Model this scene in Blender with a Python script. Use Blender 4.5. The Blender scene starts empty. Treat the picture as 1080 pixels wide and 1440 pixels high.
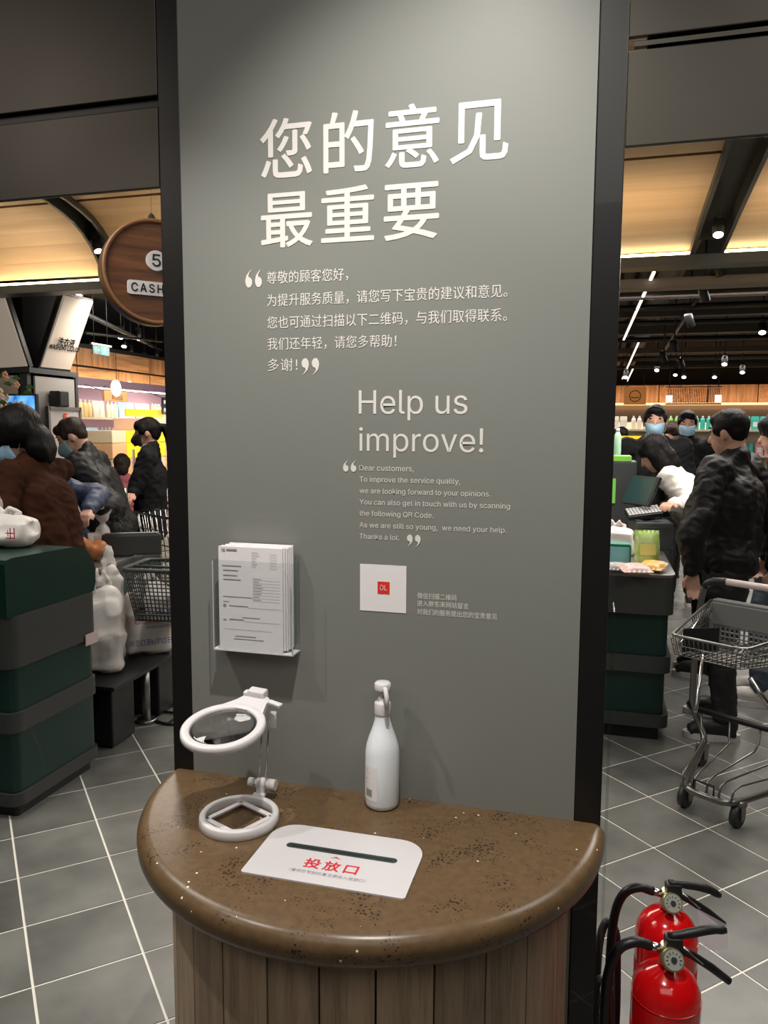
import bpy, bmesh, math, random
from mathutils import Vector, Matrix, Euler, noise
import numpy as np
R = math.radians
random.seed(7)
SC = bpy.context.scene
COL = SC.collection

# ------------------------------------------------------------------ camera
CAM = Vector((0.42, -1.54, 1.55))
F, PITCH, ROLL, YAW = 1092.6, -0.10577, 0.00499, R(15.3)
FW = Vector((-math.sin(YAW)*math.cos(PITCH), math.cos(YAW)*math.cos(PITCH), math.sin(PITCH)))
RT0 = Vector((math.cos(YAW), math.sin(YAW), 0)); UP0 = RT0.cross(FW)
RT = RT0*math.cos(ROLL) + UP0*math.sin(ROLL); UP = -RT0*math.sin(ROLL) + UP0*math.cos(ROLL)
cd = bpy.data.cameras.new('camera'); cam = bpy.data.objects.new('camera', cd); COL.objects.link(cam)
cam.matrix_world = Matrix(((RT.x, UP.x, -FW.x, CAM.x), (RT.y, UP.y, -FW.y, CAM.y), (RT.z, UP.z, -FW.z, CAM.z), (0, 0, 0, 1)))
cd.sensor_fit = 'VERTICAL'; cd.sensor_height = 36.0; cd.lens = F/1440*36.0; cd.clip_start = .05; cd.clip_end = 100
SC.camera = cam

def ray(x, y): return FW + RT*((x-540)/F) - UP*((y-720)/F)
def onX(x, y, X): d = ray(x, y); return CAM + d*((X-CAM.x)/d.x)
def onY(x, y, Y): d = ray(x, y); return CAM + d*((Y-CAM.y)/d.y)
def onZ(x, y, Z): d = ray(x, y); return CAM + d*((Z-CAM.z)/d.z)
def dep(x, y, z): return CAM + ray(x, y)*z

# ------------------------------------------------------------------ world, exposure, lights
SC.view_settings.view_transform = 'Standard'; SC.view_settings.look = 'None'
SC.view_settings.gamma = 1; SC.view_settings.use_curve_mapping = False
SC.view_settings.exposure = 0.7
w = bpy.data.worlds.new('world'); SC.world = w; w.use_nodes = True
w.node_tree.nodes['Background'].inputs[0].default_value = (1.0, .93, .85, 1)
w.node_tree.nodes['Background'].inputs[1].default_value = 0.05

def spot(name, loc, target, power, angle=60, blend=.5, col=(1, .93, .84), size=.04):
    l = bpy.data.lights.new(name, 'SPOT'); l.energy = power; l.spot_size = R(angle); l.spot_blend = blend
    l.color = col; l.shadow_soft_size = size
    o = bpy.data.objects.new(name, l); COL.objects.link(o); o.location = loc
    o.rotation_euler = (Vector(target)-Vector(loc)).to_track_quat('-Z', 'Y').to_euler(); return o
def area(name, loc, target, power, sx, sy, col=(1, .93, .84), rx=None):
    l = bpy.data.lights.new(name, 'AREA'); l.energy = power; l.shape = 'RECTANGLE'; l.size = sx; l.size_y = sy; l.color = col
    o = bpy.data.objects.new(name, l); COL.objects.link(o); o.location = loc
    o.rotation_euler = (Vector(target)-Vector(loc)).to_track_quat('-Z', 'Y').to_euler(); return o
W1 = (1, .965, .9)
# two track spots aimed at the notice pillar and the ledge
spot('track_spot_light', (0.18, -0.74, 3.05), (0.10, -.10, 1.1), 88, 72, .8, W1, .02)
spot('track_spot_light', (-1.25, -0.78, 3.0), (-0.02, -.2, .95), 42, 48, .5, W1, .02)
spot('track_wash_light', (1.35, -1.5, 3.0), (0.42, 0, 1.9), 11, 60, .9, W1, .05)
# aisle in front of the pillar
area('front_fill_light', (0.3, -2.4, 3.1), (0.1, -.6, 0.6), 11, 2.4, 1.2, W1)  # wide soft fill added above the camera side, not a fitting
area('front_left_fill', (-2.0, 0.55, 3.0), (-1.6, .7, 0), 26, 1.2, 1.0, W1)
area('front_right_light', (1.8, 0.7, 3.0), (1.3, 1.1, 0), 16, 1.2, 1.0, W1)
area('front_left_fill', (-2.2, -1.9, 3.0), (-.9, 0, 1.9), 4.5, .8, .8, (1, .9, .8))  # added fill to lift the left fascia metal, no lamp known here
# checkout hall
area('hall_light', (-2.0, 3.4, 2.66), (-2.0, 3.2, 0), 34, 2.2, .8, (1, .92, .82))
area('hall_light', (1.4, 3.3, 2.6), (1.4, 3.2, 0), 46, 2.0, .8, (1, .95, .9))
area('hall_light', (1.2, 6.6, 2.75), (1.2, 6.4, 0), 80, 3.0, 1.0, (1, .94, .88))
area('hall_light', (2.2, 13, 2.75), (2.2, 13, 0), 150, 7, 3.0, (1, .93, .86))
area('shelf_light', (-4.2, 7.2, 2.7), (-6.3, 7.6, 1.5), 60, 3.5, .5, (1, .93, .85))
area('display_light', (-2.9, 4.9, 2.72), (-4.9, 5.2, 2.1), 1.5, .5, .5, (1, .9, .78))
area('display_light', (-4.0, 3.7, 2.65), (-5.4, 5.0, 2.2), 3, .5, .4, (1, .9, .78))

# ------------------------------------------------------------------ helpers
def tag(o, label=None, cat=None, group=None, kind=None):
    if label: o['label'] = label
    if cat: o['category'] = cat
    if group: o['group'] = group
    if kind: o['kind'] = kind
    return o
def thing(name, label, cat, loc=(0, 0, 0), rz=0, group=None):
    o = bpy.data.objects.new(name, None); COL.objects.link(o); o.location = loc; o.rotation_euler = (0, 0, rz)
    o.empty_display_size = .05
    return tag(o, label, cat, group)
class B:
    def __init__(s): s.v = []; s.f = []; s.sm = []
    def add(s, vs, fs, smooth=False, M=None):
        n = len(s.v)
        s.v += [tuple(M @ Vector(v)) if M else tuple(v) for v in vs]
        s.f += [tuple(i+n for i in f) for f in fs]; s.sm += [smooth]*len(fs); return s
    def box(s, c, d, rz=0, M=None, bev=0):
        x, y, z = d[0]/2, d[1]/2, d[2]/2
        m = (M or Matrix.Identity(4)) @ Matrix.Translation(c) @ Matrix.Rotation(rz, 4, 'Z')
        if bev <= 0:
            vs = [(i*x, j*y, k*z) for i in (-1, 1) for j in (-1, 1) for k in (-1, 1)]
            fs = [(0, 1, 3, 2), (4, 6, 7, 5), (0, 4, 5, 1), (2, 3, 7, 6), (0, 2, 6, 4), (1, 5, 7, 3)]
            return s.add(vs, fs, False, m)
        bm = bmesh.new(); bmesh.ops.create_cube(bm, size=1)
        for v in bm.verts: v.co = (v.co.x*d[0], v.co.y*d[1], v.co.z*d[2])
        bmesh.ops.bevel(bm, geom=bm.edges[:], offset=bev, segments=2, affect='EDGES', profile=.6)
        bm.verts.index_update(); vs = [v.co[:] for v in bm.verts]; fs = [[v.index for v in f.verts] for f in bm.faces]; bm.free()
        return s.add(vs, fs, False, m)
    def bar(s, p0, p1, r, r2=None, seg=10, cap=True):
        p0, p1 = Vector(p0), Vector(p1); d = p1-p0
        if d.length < 1e-6: return s
        q = d.to_track_quat('Z', 'Y'); r2 = r if r2 is None else r2
        vs = []
        for k in range(seg):
            a = 2*math.pi*k/seg; vs.append(p0+q @ Vector((math.cos(a)*r, math.sin(a)*r, 0)))
        for k in range(seg):
            a = 2*math.pi*k/seg; vs.append(p1+q @ Vector((math.cos(a)*r2, math.sin(a)*r2, 0)))
        fs = [(k, (k+1) % seg, seg+(k+1) % seg, seg+k) for k in range(seg)]
        s.add(vs, fs, True)
        if cap: s.add(vs, [tuple(range(seg))[::-1], tuple(range(seg, 2*seg))], False)
        return s
    def tube(s, pts, r, seg=8, closed=False, cap=True):
        pts = [Vector(p) for p in pts]; n = len(pts); rs = r if isinstance(r, (list, tuple)) else [r]*n
        vs = []; prev = None
        for i in range(n):
            if closed: t = pts[(i+1) % n]-pts[i-1]
            else: t = pts[min(i+1, n-1)]-pts[max(i-1, 0)]
            t.normalize()
            if prev is None:
                a = Vector((0, 0, 1)) if abs(t.z) < .9 else Vector((1, 0, 0)); u = t.cross(a).normalized()
            else: u = (prev-t*prev.dot(t)).normalized()
            prev = u; v = t.cross(u)
            for k in range(seg):
                a = 2*math.pi*k/seg; vs.append(pts[i]+(u*math.cos(a)+v*math.sin(a))*rs[i])
        m = n if closed else n-1; fs = []
        for i in range(m):
            j = (i+1) % n
            fs += [(i*seg+k, i*seg+(k+1) % seg, j*seg+(k+1) % seg, j*seg+k) for k in range(seg)]
        s.add(vs, fs, True)
        if cap and not closed: s.add(vs, [tuple(range(seg)), tuple(range((n-1)*seg, n*seg))[::-1]])
        return s
    def lathe(s, prof, seg=24, c=(0, 0, 0), M=None, smooth=True, close=False):
        vs = []; 
        for r, z in prof:
            for k in range(seg):
                a = 2*math.pi*k/seg; vs.append((c[0]+r*math.cos(a), c[1]+r*math.sin(a), c[2]+z))
        n = len(prof); fs = []
        for i in range(n if close else n-1):
            j = (i+1) % n
            fs += [(i*seg+k, i*seg+(k+1) % seg, j*seg+(k+1) % seg, j*seg+k) for k in range(seg)]
        s.add(vs, fs, smooth, M)
        if not close:
            s.add(vs, [tuple(range(seg))[::-1], tuple(range((n-1)*seg, n*seg))], False, M)
        return s
    def ell(s, c, r, M=None, seg=16, rings=10):
        m = (M or Matrix.Identity(4)) @ Matrix.Translation(c) @ Matrix.Diagonal((r[0], r[1], r[2], 1))
        vs = [(0, 0, 1)]; fs = []
        for i in range(1, rings):
            t = math.pi*i/rings
            for k in range(seg):
                a = 2*math.pi*k/seg; vs.append((math.sin(t)*math.cos(a), math.sin(t)*math.sin(a), math.cos(t)))
        vs.append((0, 0, -1))
        for k in range(seg): fs.append((0, 1+k, 1+(k+1) % seg))
        for i in range(rings-2):
            for k in range(seg):
                a, b = 1+i*seg+k, 1+i*seg+(k+1) % seg; fs.append((a, a+seg, b+seg, b))
        l = len(vs)-1
        for k in range(seg): fs.append((l, l-seg+(k+1) % seg, l-seg+k))
        return s.add(vs, fs, True, m)
    def prism(s, poly, z0, z1, M=None, smooth=False):
        n = len(poly)
        vs = [(p[0], p[1], z0) for p in poly]+[(p[0], p[1], z1) for p in poly]
        s.add(vs, [tuple(range(n))[::-1], tuple(range(n, 2*n))], False, M)
        return s.add(vs, [(k, (k+1) % n, n+(k+1) % n, n+k) for k in range(n)], smooth, M)
    def quad(s, a, b, c, d): return s.add([a, b, c, d], [(0, 1, 2, 3)])
    def capsule(s, p0, p1, r0, r1=None):
        r1 = r0 if r1 is None else r1
        s.bar(p0, p1, r0, r1, 14)
        s.ell(p0, (r0*1.0,)*3, seg=14, rings=8); return s.ell(p1, (r1,)*3, seg=14, rings=8)
    def mesh(s, name, mat=None, fix=True):
        me = bpy.data.meshes.new(name); me.from_pydata(s.v, [], s.f)
        me.polygons.foreach_set('use_smooth', s.sm); 
        if fix:
            bm = bmesh.new(); bm.from_mesh(me); bmesh.ops.remove_doubles(bm, verts=bm.verts, dist=1e-6)
            bmesh.ops.recalc_face_normals(bm, faces=bm.faces); bm.to_mesh(me); bm.free()
        if mat: me.materials.append(mat)
        me.update(); return me
    def build(s, name, mat, parent=None, **k):
        return link(name, s.mesh(name, mat), parent, **k)
def link(name, me, parent=None, label=None, cat=None, group=None, kind=None, loc=None):
    o = bpy.data.objects.new(name, me); COL.objects.link(o)
    if parent: o.parent = parent
    if loc is not None: o.location = loc
    return tag(o, label, cat, group, kind)
def cat(pts, n=6):
    P = [Vector(p) for p in pts]; P = [P[0]*2-P[1]]+P+[P[-1]*2-P[-2]]; out = []
    for i in range(1, len(P)-2):
        for k in range(n):
            t = k/n; a, b_, c, d = P[i-1:i+3]
            out.append(.5*((2*b_)+(c-a)*t+(2*a-5*b_+4*c-d)*t*t+(3*b_-a-3*c+d)*t**3))
    return out+[P[-2]]
def kids(o): return [c for c in bpy.data.objects if c.parent == o]
def copy_tree(o, parent=None, loc=None, rz=None, label=None):
    c = o.copy(); COL.objects.link(c)
    if parent: c.parent = parent
    if loc is not None: c.location = loc
    if rz is not None: c.rotation_euler = (0, 0, rz)
    if label: c['label'] = label
    for ch in kids(o): copy_tree(ch, c)
    return c

# ------------------------------------------------------------------ materials
def mat(name, col, rough=.5, metal=0, emit=0, ecol=None, bump=0, bscale=40, var=0, vscale=8, vcol=None, aniso=None,
        trans=0, ior=1.45, alpha=1, stretch=(1, 1, 1), coat=0, spec=.5, sss=0, detail=4, rvar=0):
    m = bpy.data.materials.new(name); m.use_nodes = True; nt = m.node_tree; N = nt.nodes; L = nt.links
    b = N['Principled BSDF']; I = b.inputs
    I['Base Color'].default_value = (*col, 1); I['Roughness'].default_value = rough; I['Metallic'].default_value = metal
    I['Specular IOR Level'].default_value = spec
    I['Transmission Weight'].default_value = trans; I['IOR'].default_value = ior; I['Alpha'].default_value = alpha
    I['Coat Weight'].default_value = coat
    if sss: I['Subsurface Weight'].default_value = sss; I['Subsurface Scale'].default_value = .01
    if emit: I['Emission Color'].default_value = (*(ecol or col), 1); I['Emission Strength'].default_value = emit
    if bump or var or rvar:
        tc = N.new('ShaderNodeTexCoord'); mp = N.new('ShaderNodeMapping'); mp.inputs['Scale'].default_value = stretch
        L.new(tc.outputs['Object'], mp.inputs['Vector'])
    if var:
        n = N.new('ShaderNodeTexNoise'); n.inputs['Scale'].default_value = vscale; n.inputs['Detail'].default_value = detail
        L.new(mp.outputs[0], n.inputs['Vector'])
        r = N.new('ShaderNodeValToRGB'); r.color_ramp.elements[0].position = .3; r.color_ramp.elements[1].position = .7
        c2 = vcol or tuple(c*(1-var) for c in col)
        r.color_ramp.elements[0].color = (*c2, 1); r.color_ramp.elements[1].color = (*col, 1)
        L.new(n.outputs['Fac'], r.inputs[0]); L.new(r.outputs[0], I['Base Color'])
    if rvar:
        n = N.new('ShaderNodeTexNoise'); n.inputs['Scale'].default_value = vscale*.7; L.new(mp.outputs[0], n.inputs['Vector'])
        q = N.new('ShaderNodeMapRange'); q.inputs['To Min'].default_value = max(.02, rough-rvar); q.inputs['To Max'].default_value = rough+rvar
        L.new(n.outputs['Fac'], q.inputs['Value']); L.new(q.outputs[0], I['Roughness'])
    if bump:
        n = N.new('ShaderNodeTexNoise'); n.inputs['Scale'].default_value = bscale; n.inputs['Detail'].default_value = 5
        L.new(mp.outputs[0], n.inputs['Vector'])
        bp = N.new('ShaderNodeBump'); bp.inputs['Strength'].default_value = bump; bp.inputs['Distance'].default_value = .01
        L.new(n.outputs['Fac'], bp.inputs['Height']); L.new(bp.outputs[0], I['Normal'])
    return m
def wood(name, c1, c2, scale=6, axis=2, rough=.5, fine=.3):
    m = bpy.data.materials.new(name); m.use_nodes = True; nt = m.node_tree; N = nt.nodes; L = nt.links; b = N['Principled BSDF']
    tc = N.new('ShaderNodeTexCoord'); mp = N.new('ShaderNodeMapping'); s = [scale*2.2]*3; s[axis] = scale*.12
    mp.inputs['Scale'].default_value = s
    oi = N.new('ShaderNodeObjectInfo'); cx = N.new('ShaderNodeCombineXYZ')
    mm = N.new('ShaderNodeMath'); mm.operation = 'MULTIPLY'; mm.inputs[1].default_value = 37
    L.new(oi.outputs['Random'], mm.inputs[0]); [L.new(mm.outputs[0], cx.inputs[i]) for i in range(3)]
    L.new(cx.outputs[0], mp.inputs['Location']); L.new(tc.outputs['Object'], mp.inputs['Vector'])
    n = N.new('ShaderNodeTexNoise'); n.inputs['Scale'].default_value = 1.6; n.inputs['Detail'].default_value = 8; n.inputs['Distortion'].default_value = .8
    n2 = N.new('ShaderNodeTexNoise'); n2.inputs['Scale'].default_value = 14; n2.inputs['Detail'].default_value = 3
    L.new(mp.outputs[0], n.inputs['Vector']); L.new(mp.outputs[0], n2.inputs['Vector'])
    a = N.new('ShaderNodeMath'); a.operation = 'MULTIPLY_ADD'; a.inputs[1].default_value = fine; L.new(n2.outputs['Fac'], a.inputs[0]); L.new(n.outputs['Fac'], a.inputs[2])
    r = N.new('ShaderNodeValToRGB'); r.color_ramp.elements[0].position = .42; r.color_ramp.elements[1].position = .85
    r.color_ramp.elements[0].color = (*c1, 1); r.color_ramp.elements[1].color = (*c2, 1)
    L.new(a.outputs[0], r.inputs[0])
    hs = N.new('ShaderNodeHueSaturation'); mr = N.new('ShaderNodeMapRange'); mr.inputs['To Min'].default_value = .82; mr.inputs['To Max'].default_value = 1.15
    L.new(oi.outputs['Random'], mr.inputs['Value']); L.new(mr.outputs[0], hs.inputs['Value']); L.new(r.outputs[0], hs.inputs['Color'])
    L.new(hs.outputs[0], b.inputs['Base Color']); b.inputs['Roughness'].default_value = rough
    bp = N.new('ShaderNodeBump'); bp.inputs['Strength'].default_value = .15; bp.inputs['Distance'].default_value = .002
    L.new(a.outputs[0], bp.inputs['Height']); L.new(bp.outputs[0], b.inputs['Normal'])
    return m

M_board = mat('board_paint', (.212, .216, .196), .42, var=.03, vscale=2, bump=.02, bscale=60)
M_post = mat('post_metal', (.012, .011, .011), .32, metal=.2, coat=.2)
M_white_ink = mat('lettering_white', (.74, .70, .66), .5)
M_fascia = mat('fascia_metal', (.05, .043, .034), .36, metal=.5, rvar=.06, vscale=3)
M_black = mat('black_metal', (.012, .012, .013), .4)
M_dark = mat('dark_plastic', (.03, .032, .033), .45)
M_dgrey = mat('dark_grey_panel', (.042, .045, .043), .42, bump=.02, bscale=200)
M_green = mat('dark_green_panel', (.003, .026, .020), .35, coat=.15)
M_white = mat('white_plastic', (.66, .63, .63), .4)
M_paper = mat('paper_white', (.82, .78, .78), .7)
M_grey_ink = mat('grey_print', (.28, .26, .27), .7)
M_chrome = mat('chrome', (.6, .6, .6), .22, metal=1)
M_steel = mat('brushed_steel', (.35, .35, .34), .35, metal=1)
M_glass = mat('clear_acrylic', (1, 1, 1), .03, trans=1, ior=1.3)
M_woodlight = wood('light_wood_panel', (.52, .35, .2), (.66, .47, .29), 2.0, 0, .5, .2)
M_plank = wood('walnut_plank', (.17, .112, .068), (.46, .33, .215), 9, 2, .5, .5)
M_wallwood = wood('wall_wood', (.1, .05, .022), (.3, .17, .085), 5, 2, .55)
M_wallwood2 = wood('wall_wood_cross', (.1, .05, .022), (.3, .17, .085), 5, 1, .55)
M_signwood = wood('sign_wood', (.07, .022, .008), (.24, .09, .03), 7, 0, .4)
M_led = mat('led_strip', (1, .8, .5), .5, emit=9, ecol=(1, .78, .42))
M_led2 = mat('led_white', (1, .9, .75), .5, emit=1.6, ecol=(1, .86, .7))
M_lamp = mat('lamp_lens', (1, 1, 1), .5, emit=6, ecol=(1, .97, .9))
M_red = mat('red_print', (.62, .02, .03), .6)

def clear(name, tint=(.97, .98, .98), g=.07):
    m = bpy.data.materials.new(name); m.use_nodes = True; nt = m.node_tree; N = nt.nodes; L = nt.links; N.remove(N['Principled BSDF'])
    t = N.new('ShaderNodeBsdfTransparent'); t.inputs[0].default_value = (*tint, 1); gl = N.new('ShaderNodeBsdfGlossy'); gl.inputs['Roughness'].default_value = .05
    mx = N.new('ShaderNodeMixShader'); mx.inputs[0].default_value = g*.6; L.new(t.outputs[0], mx.inputs[1]); L.new(gl.outputs[0], mx.inputs[2]); L.new(mx.outputs[0], N['Material Output'].inputs[0]); return m
# quartz ledge with pits and pale flecks
def m_quartz():
    m = mat('brown_quartz', (.142, .086, .042), .3, var=.25, vscale=60)
    nt = m.node_tree; N = nt.nodes; L = nt.links; b = N['Principled BSDF']
    src = b.inputs['Base Color'].links[0].from_socket
    tc = N.new('ShaderNodeTexCoord')
    v = N.new('ShaderNodeTexVoronoi'); v.inputs['Scale'].default_value = 34; v.feature = 'F1'; L.new(tc.outputs['Object'], v.inputs['Vector'])
    lt = N.new('ShaderNodeMath'); lt.operation = 'LESS_THAN'; lt.inputs[1].default_value = .075; L.new(v.outputs['Distance'], lt.inputs[0])
    sp = N.new('ShaderNodeSeparateColor'); L.new(v.outputs['Color'], sp.inputs[0])
    g = N.new('ShaderNodeMath'); g.operation = 'GREATER_THAN'; g.inputs[1].default_value = .5; L.new(sp.outputs[0], g.inputs[0])
    mu = N.new('ShaderNodeMath'); mu.operation = 'MULTIPLY'; L.new(lt.outputs[0], mu.inputs[0]); L.new(g.outputs[0], mu.inputs[1])
    v2 = N.new('ShaderNodeTexVoronoi'); v2.inputs['Scale'].default_value = 150; L.new(tc.outputs['Object'], v2.inputs['Vector'])
    nn = N.new('ShaderNodeTexNoise'); nn.inputs['Scale'].default_value = 16; L.new(tc.outputs['Object'], nn.inputs['Vector'])
    mr = N.new('ShaderNodeMapRange'); mr.inputs['From Min'].default_value = .38; mr.inputs['From Max'].default_value = .7; mr.inputs['To Max'].default_value = .42
    L.new(nn.outputs['Fac'], mr.inputs['Value'])
    l2 = N.new('ShaderNodeMath'); l2.operation = 'LESS_THAN'; L.new(v2.outputs['Distance'], l2.inputs[0]); L.new(mr.outputs[0], l2.inputs[1])
    x = N.new('ShaderNodeMixRGB'); x.inputs[2].default_value = (.03, .018, .01, 1); L.new(l2.outputs[0], x.inputs[0]); L.new(src, x.inputs[1])
    y = N.new('ShaderNodeMixRGB'); y.inputs[2].default_value = (.85, .78, .66, 1); L.new(mu.outputs[0], y.inputs[0]); L.new(x.outputs[0], y.inputs[1])
    L.new(y.outputs[0], b.inputs['Base Color']); return m
M_quartz = m_quartz()

# ------------------------------------------------------------------ floor: each tile is a piece
TILE = .3; TA = R(44.0)
gy = Vector((-math.sin(TA), math.cos(TA), 0)); gx = Vector((math.cos(TA), math.sin(TA), 0))
G0 = Vector((CAM.x, CAM.y, 0)) - gx*(-.3816*TILE) - gy*(-10.4426*TILE)   # a grout crossing
M_tile = mat('grey_stone_tile', (.19, .192, .176), .34, var=.5, vscale=4.5, detail=9, bump=.02, bscale=30, rvar=.07)
# vary by object
def vary(m, lo=.85, hi=1.12):
    nt = m.node_tree; b = nt.nodes['Principled BSDF']; s = b.inputs['Base Color'].links[0].from_socket
    oi = nt.nodes.new('ShaderNodeObjectInfo'); mr = nt.nodes.new('ShaderNodeMapRange'); mr.inputs['To Min'].default_value = lo; mr.inputs['To Max'].default_value = hi
    hs = nt.nodes.new('ShaderNodeHueSaturation'); nt.links.new(oi.outputs['Random'], mr.inputs['Value']); nt.links.new(mr.outputs[0], hs.inputs['Value'])
    nt.links.new(s, hs.inputs['Color']); nt.links.new(hs.outputs[0], b.inputs['Base Color'])
    for n in nt.nodes:
        if n.type == 'MAPPING':
            cx = nt.nodes.new('ShaderNodeCombineXYZ'); mm = nt.nodes.new('ShaderNodeMath'); mm.operation = 'MULTIPLY'; mm.inputs[1].default_value = 23
            nt.links.new(oi.outputs['Random'], mm.inputs[0]); [nt.links.new(mm.outputs[0], cx.inputs[i]) for i in range(3)]
            nt.links.new(cx.outputs[0], n.inputs['Location'])
vary(M_tile, .92, 1.06)
M_grout = mat('pale_grout', (.85, .82, .74), .8)
floor = B().box((-1, 9, -.052), (22, 26, .1)).build('floor', M_grout, kind='structure')
tile_me = B().box((0, 0, -.004), (TILE-.0075, TILE-.0075, .008)).mesh('tile', M_tile)
cand = []
for i in range(-50, 60):
    for j in range(-50, 70):
        c = G0 + gx*((i+.5)*TILE) + gy*((j+.5)*TILE)
        if not (-11.5 < c.x < 9.5 and -3.5 < c.y < 21): continue
        d = (c-CAM); z = d.dot(FW); px = 540+F*d.dot(RT)/z if z > .1 else 1e9; py = 720-F*d.dot(UP)/z if z > .1 else 1e9
        vis = z > .3 and -160 < px < 1240 and py < 1650 and not (270 < px < 800 and c.y > .2)
        cand.append((0 if vis else 1, z if z > 0 else 50-z, c))
cand.sort(key=lambda t: (t[0], t[1]))
far = B()
for k, (vf, z, c) in enumerate(cand):
    if k < 290 and vf == 0:
        o = link('tile', tile_me, floor, loc=c); o.rotation_euler = (0, 0, TA)
    else:
        far.box((c.x, c.y, -.004), (TILE-.0075, TILE-.0075, .008), TA)
far_o = far.build('tiles', M_tile, floor, kind='stuff')

# ------------------------------------------------------------------ setting: ceiling, walls
M_ceil = mat('black_ceiling', (.018, .016, .015), .8)
B().box((-1, 12.3, 3.5), (22, 19.4, .1)).build('ceiling', M_ceil, kind='structure')
B().box((-1, 0.3, 4.0), (22, 9, .1)).build('ceiling', M_ceil, kind='structure')
M_back = mat('back_wall_paint', (.16, .13, .1), .7)
B().box((3, 21.1, 1.75), (16, .2, 3.5)).build('wall_back', M_back, kind='structure')
B().box((9.6, 9, 2), (.2, 26, 4)).build('wall_right', M_back, kind='structure')
B().box((-11.6, 9, 2), (.2, 26, 4)).build('wall_left', M_back, kind='structure')
B().box((-1, -3.9, 2), (22, .2, 4)).build('wall_front', mat('front_wall', (.3, .28, .25), .7), kind='structure')

# header fascia: metal panels with dark recess joints, above the pillar line
fas = thing('header_fascia', 'dark brushed metal fascia panels crossing above the notice pillar', 'fascia', (0, 0, 2.064))
def fpanel(x0, x1, z0, z1):
    B().box(((x0+x1)/2, .006, (z0+z1)/2-2.064), (x1-x0, .012, z1-z0), bev=.002).build('panel', M_fascia, fas)
for x0, x1 in ((-4.6, -2.56), (-2.55, -.5038), (.4508, 2.5), (2.51, 4.6)):
    fpanel(x0, x1, 2.064, 2.229); fpanel(x0, x1, 2.252, 2.66)
    fpanel(x0, x1, 2.67, 3.2)
for x_ in (-2.553, 2.528):
    B().box((x_, .03, .61), (4.09, .03, 1.16)).build('backing', M_black, fas)
B().box((2.53, .006, .1755), (4.14, .012, .008)).build('joint_bead', M_fascia, fas)

# ------------------------------------------------------------------ notice pillar
pil = thing('notice_pillar', 'grey notice pillar with black frame and white Chinese and English lettering', 'pillar')
B().box((-.027, .065, 1.6), (.85, .13, 3.2)).build('board', M_board, pil)
for s in (-1, 1):
    B().box((-.4775 if s < 0 else .4245, .0705, 1.6), (.051, .14, 3.2), bev=.002).build('frame_post', M_post, pil)
B().box((.462, .05, .6), (.004, .09, 1.2), bev=.0008).build('corner_guard', clear('guard_film', (.9, .92, .92), .1), pil, label='clear plastic corner guard on the right post')
B().box((-.026, .16, 1.6), (.95, .04, 3.2)).build('back_panel', M_black, pil)
FONT = None
try:
    FONT = bpy.data.fonts.load(bpy.utils.system_resource('DATAFILES', path='fonts')+'/Inter.woff2')
except Exception: pass
def text_mesh(body, x0, x1, z0=None, z1=None, zbase=None, y=-.0008, space=1.0, mat_=None, offset=0, name='lettering', parent=None, M=None, label=None, thick=.0004, kind=None, bold=0):
    cu = bpy.data.curves.new('t', 'FONT'); cu.body = body; cu.size = 1; cu.space_character = space; cu.offset = offset
    cu.resolution_u = 3
    if FONT and body.isascii(): cu.font = FONT
    cu.fill_mode = 'FRONT'
    o = bpy.data.objects.new('t', cu); COL.objects.link(o)
    dg = bpy.context.evaluated_depsgraph_get(); dg.update()
    me = bpy.data.meshes.new_from_object(o.evaluated_get(dg)); bpy.data.objects.remove(o); bpy.data.curves.remove(cu)
    n = len(me.vertices); co = np.empty(n*3); me.vertices.foreach_get('co', co); co = co.reshape(-1, 3)
    a, b = co[:, 0].min(), co[:, 0].max(); s = (x1-x0)/(b-a)
    c2 = np.zeros_like(co); c2[:, 0] = x0+(co[:, 0]-a)*s
    if z0 is not None and z1 is not None:
        c, d = co[:, 1].min(), co[:, 1].max(); c2[:, 2] = z0+(co[:, 1]-c)*(z1-z0)/(d-c)
    else: c2[:, 2] = zbase+co[:, 1]*s
    c2[:, 1] = y
    me.vertices.foreach_set('co', c2.ravel()); me.materials.clear(); me.materials.append(mat_ or M_white_ink); me.name = name
    if bold:
        bm = bmesh.new()
        for q, (dx, dz) in enumerate(((0, 0), (bold, 0), (-bold, 0), (0, bold), (0, -bold))):
            m2 = me.copy(); m2.transform(Matrix.Translation((dx, -q*.00003, dz))); bm.from_mesh(m2); bpy.data.meshes.remove(m2)
        bm.to_mesh(me); bm.free()
    if M is not None: me.transform(M)
    me.update()
    return link(name, me, parent, label=label)
T = lambda *a, **k: text_mesh(*a, parent=pil, **k)
T('您的意见', -.268, .238, 2.060, 2.178, space=1.15, bold=.0011, name='headline_lettering', label='large white Chinese headline, first row')
T('最重要', -.268, .106, 1.924, 2.034, space=1.15, bold=.0011, name='headline_lettering', label='large white Chinese headline, second row')
lines = [('尊敬的顾客您好，', -.257, -.079, 1.850, 1.876), ('为提升服务质量，请您写下宝贵的建议和意见。', -.257, .243, 1.804, 1.830),
         ('您也可通过扫描以下二维码，与我们取得联系。', -.257, .243, 1.7585, 1.7845), ('我们还年轻，请您多帮助！', -.257, .023, 1.7145, 1.7405), ('多谢！', -.257, -.190, 1.671, 1.697)]
for s, x0, x1, z0, z1 in lines: T(s, x0, x1, z0, z1, space=1.02, name='paragraph_lettering')
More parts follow.
